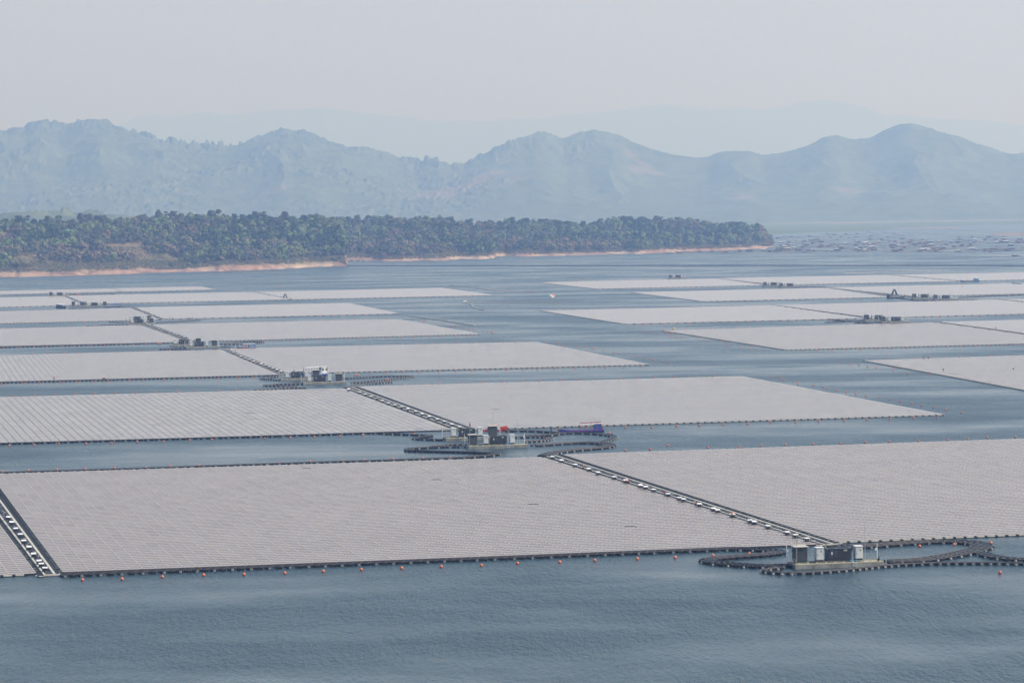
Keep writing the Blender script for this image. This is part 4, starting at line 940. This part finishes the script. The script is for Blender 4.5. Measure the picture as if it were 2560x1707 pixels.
# ------------------------------------------------------------------ wooded peninsula
SKY1 = [(-200, 572), (0, 565), (100, 562), (200, 559), (300, 556), (450, 548), (600, 552), (750, 556), (860, 558), (1000, 552), (1100, 554), (1200, 566), (1280, 562), (1400, 565), (1450, 570), (1540, 556), (1700, 556), (1800, 566), (1850, 571), (1900, 576), (1922, 584), (1934, 600)]
def land_mat():
    m = bpy.data.materials.new("peninsula_soil"); m.use_nodes = True; nt = m.node_tree; N = nt.nodes; L = nt.links; b = N["Principled BSDF"]; b.inputs["Roughness"].default_value = .95; b.inputs["Specular IOR Level"].default_value = .1
    g = N.new("ShaderNodeNewGeometry"); sx = N.new("ShaderNodeSeparateXYZ"); L.new(g.outputs["Position"], sx.inputs[0])
    n1 = N.new("ShaderNodeTexNoise"); n1.inputs["Scale"].default_value = .035; n1.inputs["Detail"].default_value = 6; L.new(g.outputs["Position"], n1.inputs["Vector"])
    n2 = N.new("ShaderNodeTexNoise"); n2.inputs["Scale"].default_value = .009; n2.inputs["Detail"].default_value = 4; L.new(g.outputs["Position"], n2.inputs["Vector"])
    def mix(c1, c2, fac):
        x = N.new("ShaderNodeMix"); x.data_type = 'RGBA'
        for i_, c in ((6, c1), (7, c2)):
            if isinstance(c, tuple): x.inputs[i_].default_value = (*c, 1)
            else: L.new(c, x.inputs[i_])
        L.new(fac, x.inputs[0]); return x.outputs[2]
    def rng_(s_, a, b_):
        r = N.new("ShaderNodeMapRange"); r.inputs[1].default_value = a; r.inputs[2].default_value = b_; L.new(s_, r.inputs[0]); return r.outputs[0]
    soil = mix((0.34, 0.22, 0.16), (0.44, 0.34, 0.26), rng_(n2.outputs[0], .42, .58)); soil = mix(soil, (0.20, 0.13, 0.10), rng_(n1.outputs[0], .48, .62))
    veg = mix((0.12, 0.11, 0.055), (0.20, 0.15, 0.09), rng_(n1.outputs[0], .4, .6))
    ad = N.new("ShaderNodeMath"); ad.operation = 'MULTIPLY_ADD'; ad.inputs[1].default_value = 10; L.new(n2.outputs[0], ad.inputs[0]); L.new(sx.outputs[2], ad.inputs[2])
    L.new(mix(soil, veg, rng_(ad.outputs[0], 8, 13)), b.inputs["Base Color"])
    bp = N.new("ShaderNodeBump"); bp.inputs["Distance"].default_value = 7; L.new(n1.outputs[0], bp.inputs["Height"]); L.new(bp.outputs[0], b.inputs["Normal"])
    return m
LM = land_mat(); LAND = []
def land(shore, sky, depth, taperL, taperR, label, name, bankh=7.0, treeh=6.0):
    nx = int((shore[-1][0] - shore[0][0]) / 4); px = np.linspace(shore[0][0], shore[-1][0], nx)
    ys = interp(shore, px) + 3.2 * (fbm(px / 55, px * 0 + 1, 4) - .5); yk = interp(sky, px)
    P0 = np.array([list(P(x, y)) for x, y in zip(px, ys)]); D0 = P0[:, 1]
    s = np.concatenate([np.linspace(-6, 60, 14), np.linspace(75, 1, 1) * 0 + 90, np.linspace(130, 1.0 * depth, 26)]); ny = len(s)
    dirx = P0[:, 0] / P0[:, 1]
    dep = depth * np.clip(np.minimum(1.0 + 0 * px, (px[-1] - px) / max(taperR, 1) + .22), .12, 1)
    SS = s[None, :] * np.where(s[None, :] > 60, dep[:, None] / depth, 1); 
    Y = D0[:, None] + SS; X = dirx[:, None] * Y
    crest = dep * .62 + 40
    need = CAMH + (525.0 - np.tan(ROLL) * (px - CX) - yk) / FPX * (D0 + crest) - treeh
    need = np.maximum(need, bankh + 1)
    bk = bankh * (.5 + 1.0 * fbm(px / 150 + 7, px * 0, 2))
    u = np.clip(SS / crest[:, None], 0, 1.6)
    h = np.where(SS < 45, bk[:, None] * (np.clip(SS, -6, 45) / 45), bk[:, None] + (need - bk)[:, None] * np.clip((SS - 45) / (crest[:, None] - 45), 0, 1) ** .95)
    h = np.where(u > 1, need[:, None] * (1 - .4 * (u - 1)), h)
    edge = np.clip(np.minimum((px - px[0]) / 14 if taperL < 9000 else 1, (px[-1] - px) / 22), 0, 1)
    h = h * np.where(SS > 0, edge[:, None] ** .7, 1) + 2.6 * (fbm(X / 120, Y / 60, 2) - .5) * np.clip(SS / 40, 0, 1)
    V = np.stack([X, Y, h], -1).reshape(-1, 3); i = np.arange(nx - 1)[:, None] * ny + np.arange(ny - 1)[None, :]
    F = np.stack([i, i + ny, i + ny + 1, i + 1], -1).reshape(-1, 4)
    o = link(name, npmesh(name, V, F, [LM], None, True)); tag(o, label, None, None, "structure")
    LAND.append((px, D0, dirx, SS, h, dep))
land([(-220, 700), (0, 694), (200, 688.5), (430, 680.5), (570, 677), (640, 675), (760, 669), (870, 665)], SKY1, 800, 99999, 220, "wooded headland with a bare reddish bank on the left", "headland_terrain")
land([(740, 652), (860, 652.5), (1000, 653), (1110, 651.5), (1150, 649), (1200, 648), (1236, 645), (1240, 641), (1290, 641.5), (1360, 640.5), (1480, 637), (1600, 634), (1700, 630), (1800, 627), (1900, 621), (1934, 617)], SKY1, 900, 99999, 330, "wooded point with an orange shore reaching out into the lake", "point_terrain", 4.5)
def ground(li, x, s_):
    px, D0, dirx, SS, h, dep = LAND[li]; i = min(max(int(np.searchsorted(px, x)), 0), len(px) - 1)
    z = float(np.interp(s_, SS[i], h[i])); Y = D0[i] + s_; return Vector((dirx[i] * Y, Y, z))

def crown_quads(H, R, nb, nq, style, seed):
    r = np.random.default_rng(seed); V = []; 
    blobs = []
    for k in range(nb):
        if style == 'umbrella': a = r.uniform(0, 6.28); q = R * math.sqrt(r.uniform(0, 1)); blobs.append((q * math.cos(a), q * math.sin(a), H * r.uniform(.72, .98), R * r.uniform(.22, .4), R * r.uniform(.10, .2)))
        else:
            a = r.uniform(0, 6.28); zf = r.uniform(.16, .9); q = R * (1 - abs(zf - .5) * 1.2) * r.uniform(.2, 1.0); blobs.append((q * math.cos(a), q * math.sin(a), H * zf, R * r.uniform(.20, .42), R * r.uniform(.16, .36)))
    for k in range(nq):
        bx, by, bz, br, bh = blobs[k % nb]; d = r.normal(size=3); d /= np.linalg.norm(d); d[2] = abs(d[2]) if r.random() < .75 else d[2]
        c = np.array([bx + d[0] * br, by + d[1] * br, bz + d[2] * bh]) ; n = d + r.normal(size=3) * .2; n /= np.linalg.norm(n)
        a = np.cross(n, [0, 0, 1.0]); a /= max(np.linalg.norm(a), 1e-3); b = np.cross(n, a); sz = R * r.uniform(.10, .19) * (1.35 if nq < 250 else 1); t = r.uniform(0, 1.5); a, b = a * math.cos(t) + b * math.sin(t), b * math.cos(t) - a * math.sin(t)
        V += [c - a * sz - b * sz * .6, c + a * sz - b * sz * .8, c + a * sz * .8 + b * sz * .7, c - a * sz * .7 + b * sz]
    return np.array(V)
def trunk_mesh(H, R, style):
    m = MB(); m.tube([(0, 0, -1), (0.1, 0, H * .35), (0, .1, H * .7)], [.38, .28, .14], 6)
    for k in range(5):
        a = k * 1.3 + .4; m.tube([(0, 0, H * (.3 + .07 * k)), (R * .3 * math.cos(a), R * .3 * math.sin(a), H * (.5 + .06 * k)), (R * .6 * math.cos(a), R * .6 * math.sin(a), H * (.66 + .05 * k))], [.18, .12, .06], 5)
    return m.mesh("trunk", M['bark'])
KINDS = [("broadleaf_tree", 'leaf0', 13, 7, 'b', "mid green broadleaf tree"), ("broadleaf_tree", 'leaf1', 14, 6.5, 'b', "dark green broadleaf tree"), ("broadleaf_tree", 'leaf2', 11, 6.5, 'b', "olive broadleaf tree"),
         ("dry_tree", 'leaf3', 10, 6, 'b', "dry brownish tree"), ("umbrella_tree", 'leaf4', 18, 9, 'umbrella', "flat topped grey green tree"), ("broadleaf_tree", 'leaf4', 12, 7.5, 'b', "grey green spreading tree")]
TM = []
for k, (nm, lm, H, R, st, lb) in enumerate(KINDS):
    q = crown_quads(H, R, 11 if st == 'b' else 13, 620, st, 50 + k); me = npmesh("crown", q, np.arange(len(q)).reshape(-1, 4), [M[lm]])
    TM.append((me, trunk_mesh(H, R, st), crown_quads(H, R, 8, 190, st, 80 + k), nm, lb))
def palm_meshes():
    m = MB()
    for k in range(15):
        a = k * 2.399; el = .9 - 1.3 * (k / 15); L = 3.6; pts = []
        for t in (0, .35, .7, 1): 
            r_ = L * t; pts.append(Vector((math.cos(a) * r_ * math.cos(el * .8), math.sin(a) * r_ * math.cos(el * .8), 11.2 + r_ * math.sin(el) - 1.9 * t * t)))
        s = Vector((-math.sin(a), math.cos(a), 0)); o = []
        for i_, p in enumerate(pts):
            w_ = (.15, .75, .6, .1)[i_]; o += [p - s * w_ - Vector((0, 0, .35 * w_)), p + Vector((0, 0, .1)), p + s * w_ - Vector((0, 0, .35 * w_))]
        m.add(o, [(3 * i_ + j, 3 * i_ + j + 1, 3 * i_ + j + 4, 3 * i_ + j + 3) for i_ in range(3) for j in range(2)])
    c = m.mesh("fronds", M['palm']); t = MB(); t.tube([(0, 0, -1), (.5, .1, 5), (.1, 0, 11.2)], [.28, .2, .15], 6); return c, t.mesh("trunk", M['bark'])
PALM = palm_meshes()
spots = []
def occl(li, x): return li == 0 or x > 800
for li, (lo, hi, cnt_) in enumerate(((-200, 858, 4900), (770, 1927, 5200))):
    px, D0, dirx, SS, h, dep = LAND[li]
    for _ in range(cnt_):
        x = random.uniform(lo, hi); i = min(int(np.searchsorted(px, x)), len(px) - 1); dmax = dep[i]
        m0 = 40 + 85 * float(vnoise(np.array(x / 110.0), np.array(3.3 + li))) ** 1.5 + 12 * random.random(); m0 = min(m0, dmax * .45); s_ = m0 + (dmax - m0) * random.random() ** 1.2 * .85
        g = ground(li, x, s_)
        if g.z < 1.0: continue
        n = vnoise(np.array(g.x / 55.0), np.array(g.y / 90.0)); 
        if li == 0 and n < (.42 if 110 < x < 480 else .2) and 60 < s_ < 300 and x < 640: continue      # small dry clearings
        spots.append((g, x, s_, li, float(n)))
def kindof(g, s_, n):
    q = random.random(); e = float(vnoise(np.array(g.x / 60.0 + 40), np.array(g.y / 100.0))); e2 = float(vnoise(np.array(g.x / 130.0 + 9), np.array(g.y / 160.0 + 4)))
    if s_ < 230 and e2 > .45: return 3 if q < .6 else (2 if q < .8 else 5)
    if e > .70: return 3 if q < .6 else 5
    if e < .30: return 1 if q < .8 else 0
    if .45 < e < .58: return 2 if q < .7 else 0
    if q < .35: return 0
    if q < .60: return 1
    if q < .74: return 2
    if q < .86: return 5
    return 5 if q < .95 else 4
spots.sort(key=lambda t: t[2] + (0 if t[3] == 0 else 8))
ind = spots[:262]; restt = spots[262:]
# skyline trees: the flat topped ones standing above the canopy
SKYT = [(55, 541), (128, 545), (208, 532), (248, 540), (352, 537), (400, 524), (430, 530), (448, 533), (500, 536), (650, 531), (716, 528), (760, 541), (835, 544), (893, 537), (930, 543), (970, 541), (1030, 546), (1090, 549), (1205, 554), (1268, 545), (1490, 553), (1550, 543), (1580, 540), (1615, 542), (1648, 541), (1760, 551), (1855, 565), (1870, 567)]
def add_tree(k, g, rz, sc, label, group):
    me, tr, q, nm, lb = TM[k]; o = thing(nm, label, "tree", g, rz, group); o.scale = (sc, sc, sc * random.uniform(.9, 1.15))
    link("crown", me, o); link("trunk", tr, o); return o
reg = lambda x, li: ("left part of the headland" if x < 300 else "middle of the headland" if x < 600 else "right end of the headland") if li == 0 else ("bay behind the headland" if x < 1130 else "middle of the wooded point" if x < 1550 else "tip of the wooded point")
for (g, x, s_, li, n) in ind:
    if random.random() < .2:
        r = thing("coconut_palm", f"coconut palm among front trees, {reg(x, li)}", "palm", g, random.random() * 6, f"coconut palms, {reg(x, li)}"); r.scale = (1.1,) * 3
        link("fronds", PALM[0], r); link("trunk", PALM[1], r); continue
    k = kindof(g, s_, n); 
    if k == 4: k = 5
    f = "above the bank" if s_ < 60 else "behind the bank"
    add_tree(k, g, random.random() * 6, (random.uniform(.34, .6) if s_ < 62 else random.uniform(.5, 1.0)), f"{TM[k][4]} {f}, {reg(x, li)}", f"{TM[k][4]}s, {f}, {reg(x, li)}")
for i, (x, y) in enumerate(SKYT):
    li = 0 if x < 800 else 1; px, D0, dirx, SS, h, dep = LAND[li]; j = min(int(np.searchsorted(px, x)), len(px) - 1); s_ = dep[j] * .62 + 35; g = ground(li, x, s_)
    top = CAMH + (yh(x) - y) / FPX * g.y; H = max(10, min(30, top - g.z)); kind = 4 if (i % 3 == 0) else 5
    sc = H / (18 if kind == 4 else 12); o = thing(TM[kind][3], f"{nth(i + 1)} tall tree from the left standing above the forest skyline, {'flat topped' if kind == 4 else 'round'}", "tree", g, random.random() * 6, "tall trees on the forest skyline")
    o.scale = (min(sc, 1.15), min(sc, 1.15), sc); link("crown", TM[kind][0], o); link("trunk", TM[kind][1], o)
VV = []; FF = []; MI = []; base = 0
for (g, x, s_, li, n) in restt:
    k = kindof(g, s_, n)
    if k == 4 and random.random() < .5: k = 5
    q = TM[k][2]; a = random.random() * 6.28; c, s2 = math.cos(a), math.sin(a); sc = random.uniform(.42, .8) if random.random() < .68 else random.uniform(.85, 1.45)
    T = np.array([[c, -s2, 0], [s2, c, 0], [0, 0, 1]]) * sc; v = q @ T.T + np.array([g.x, g.y, g.z]); VV.append(v)
    nq = len(q) // 4; FF.append(np.arange(nq * 4).reshape(-1, 4) + base); base += len(q)
    MI.append(np.full(nq, {0: 0, 1: 1, 2: 2, 3: 3, 4: 4, 5: 4}[k]))
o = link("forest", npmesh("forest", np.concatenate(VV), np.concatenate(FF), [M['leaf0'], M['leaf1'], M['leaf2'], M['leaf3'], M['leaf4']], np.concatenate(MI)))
tag(o, "dense mixed forest covering the peninsula behind its front trees", "forest", None, "stuff")
# undergrowth along the top of the bank
VV = []; n_ = 0
for _ in range(9000):
    li = 0 if random.random() < .5 else 1; lo, hi = ((-200, 862), (860, 1940))[li]; x = random.uniform(lo, hi); s_ = random.uniform(40, 260) if random.random() < .5 else random.uniform(34, 110); g = ground(li, x, s_)
    if g.z < 2.2: continue
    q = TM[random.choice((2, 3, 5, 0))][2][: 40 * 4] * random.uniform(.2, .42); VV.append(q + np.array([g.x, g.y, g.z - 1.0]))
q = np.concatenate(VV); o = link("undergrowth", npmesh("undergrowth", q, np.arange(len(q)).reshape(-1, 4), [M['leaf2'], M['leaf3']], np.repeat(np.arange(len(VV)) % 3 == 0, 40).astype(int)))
tag(o, "low dry scrub along the top of the bank", "scrub", None, "stuff")

# mast on the point
o = P(1895, 619); o = Vector((o.x * 1.05, o.y * 1.05, 0)); gz = 18
r = thing("lattice_mast", "slender pale mast rising above the tip of the wooded point", "mast", (o.x, o.y, gz))
topz = CAMH + (yh(1895) - 545) / FPX * o.y - gz
m = MB()
for sx in (-1, 1):
    for sy in (-1, 1): m.tube([(sx * 1.0, sy * 1.0, -6), (sx * .5, sy * .5, topz)], .28, 4)
for k in range(7): m.box((0, 0, topz * k / 7), (2.0 - k * .14, 2.0 - k * .14, .25))
m.build("lattice", M['deck_beige'], r); m = MB(); m.box((0, 0, topz), (4, 1.5, .8)); m.build("crosshead", M['offwhite'], r)

# ------------------------------------------------------------------ fish farm rafts
def raft_proto(rm, big):
    r = thing("fish_raft", "x", "raft", (0, 0, 0), 0, "fish farm rafts")
    m = MB(); W, D = (44, 20) if big else (27, 15)
    for k in range(4): m.box((0, -D / 2 + k * D / 3, .45), (W, .9, .5))
    for k in range(5): m.box((-W / 2 + k * W / 4, 0, .47), (.9, D, .5))
    m.build("walk_frame", M['wood'], r)
    w, d, h = (9.0, 6, 2.4) if big else (5.6, 4.5, 2.1); x = random.uniform(-W / 4, W / 4)
    m = MB(); m.box((x, 0, .7 + h / 2), (w, d, h)); hw = m.build("hut", M['hutwall'], r)
    m = MB(); m.add([(x - w * .6, -d * .65, h + .55), (x + w * .6, -d * .65, h + .55), (x + w * .6, d * .65, h + .55), (x - w * .6, d * .65, h + .55), (x - w * .35, 0, h + 1.5), (x + w * .35, 0, h + 1.5)], [(0, 1, 5, 4), (2, 3, 4, 5), (1, 2, 5), (3, 0, 4), (3, 2, 1, 0)])
    m.build("roof", M[rm], hw)
    m = MB(); m.box((x, -d / 2 - .04, 1.6), (.9, .06, 1.7)); m.build("door", M['roofgrey'], hw)
    return r, [(k, kids(k)) for k in kids(r)]
RW = [('roofblue', "blue grey"), ('offwhite', "white"), ('roofbrown', "rusty brown"), ('roofgrey', "dark grey"), ('roofbeige', "beige")]
RP = []
for big in (0, 1):
    for rm, w_ in RW: RP.append([raft_proto(rm, big), w_, big, False])
cand = []
def rz_(n, xr, yr):
    for _ in range(n): cand.append((random.uniform(*xr), random.uniform(*yr)))
rz_(130, (1945, 2580), (606, 631)); rz_(60, (1945, 2580), (593, 608)); rz_(14, (1935, 2300), (580, 594)); rz_(14, (1920, 2050), (612, 632)); 
cand += [(1660, 634.5), (1712, 633.5), (1760, 632), (1790, 631.5), (1820, 632), (1855, 630), (1878, 629.5), (1905, 628.5), (1935, 631), (2368, 573)]
cand.sort(key=lambda c: -c[1]); kept = []
for c in cand:
    if all(abs(c[0] - k[0]) > 9 or abs(c[1] - k[1]) > 1.2 for k in kept): kept.append(c)
for (x, y) in kept:
    e = RP[random.choice((0, 0, 1, 1, 2, 2, 2, 3, 3, 3, 4, 5, 6, 7, 8, 8, 9))]; p = P(x, y); rz = random.gauss(.05, .15); sc = random.uniform(.8, 1.25)
    if not e[3]: o = e[0][0]; o.location = p; o.rotation_euler = (0, 0, rz); o.scale = (sc,) * 3; e[3] = True
    else: o = dup(e[0][0], e[0][1], p, rz, sc)
    zone = "front rows" if y > 618 else "middle rows" if y > 603 else "back rows"
    side = "left" if x < 2130 else "middle" if x < 2350 else "right"
    if x < 1925: zone = "string off the wooded point"; side = ""
    o['label'] = f"{'large' if e[2] else 'small'} fish raft, {e[1]} roof, {zone}{', ' + side if side else ''}"
    o['group'] = f"{'large' if e[2] else 'small'} {e[1]} roofed fish rafts, {zone} {side}".strip()
for e in RP:
    if not e[3]:
        for k, gs in e[0][1]:
            for g in gs: bpy.data.objects.remove(g)
            bpy.data.objects.remove(k)
        bpy.data.objects.remove(e[0][0])

# give every tree and raft its own place in its row
def number(prefixes, tpl):
    by = {}
    for o in COL.objects:
        if o.parent is None and o.get('category') in prefixes and o.get('label'): by.setdefault(o['label'], []).append(o)
    for lb, os_ in by.items():
        if len(os_) > 1:
            os_.sort(key=lambda o: o.location.x / o.location.y)
            for k, o in enumerate(os_): o['label'] = tpl.format(nth(k + 1), lb)
number(("tree", "palm", "raft"), "{0} from left, {1}")

# ------------------------------------------------------------------ haze
hz = bpy.data.materials.new("haze"); hz.use_nodes = True; nt = hz.node_tree; nt.nodes.clear()
ho = nt.nodes.new("ShaderNodeOutputMaterial"); hv = nt.nodes.new("ShaderNodeVolumePrincipled")
hv.inputs["Color"].default_value = (0.335, 0.53, 1.0, 1); hv.inputs["Absorption Color"].default_value = (.94, 0.89, 1, 1)
hv.inputs["Density"].default_value = 1.22e-4; hv.inputs["Anisotropy"].default_value = 0.25
nt.links.new(hv.outputs[0], ho.inputs["Volume"])
m = MB(); m.box((0, 28500, 1249), (44000, 74000, 2502)); o = m.build("haze", hz)
tag(o, "thin bluish haze lying over the lake", None, None, "stuff")
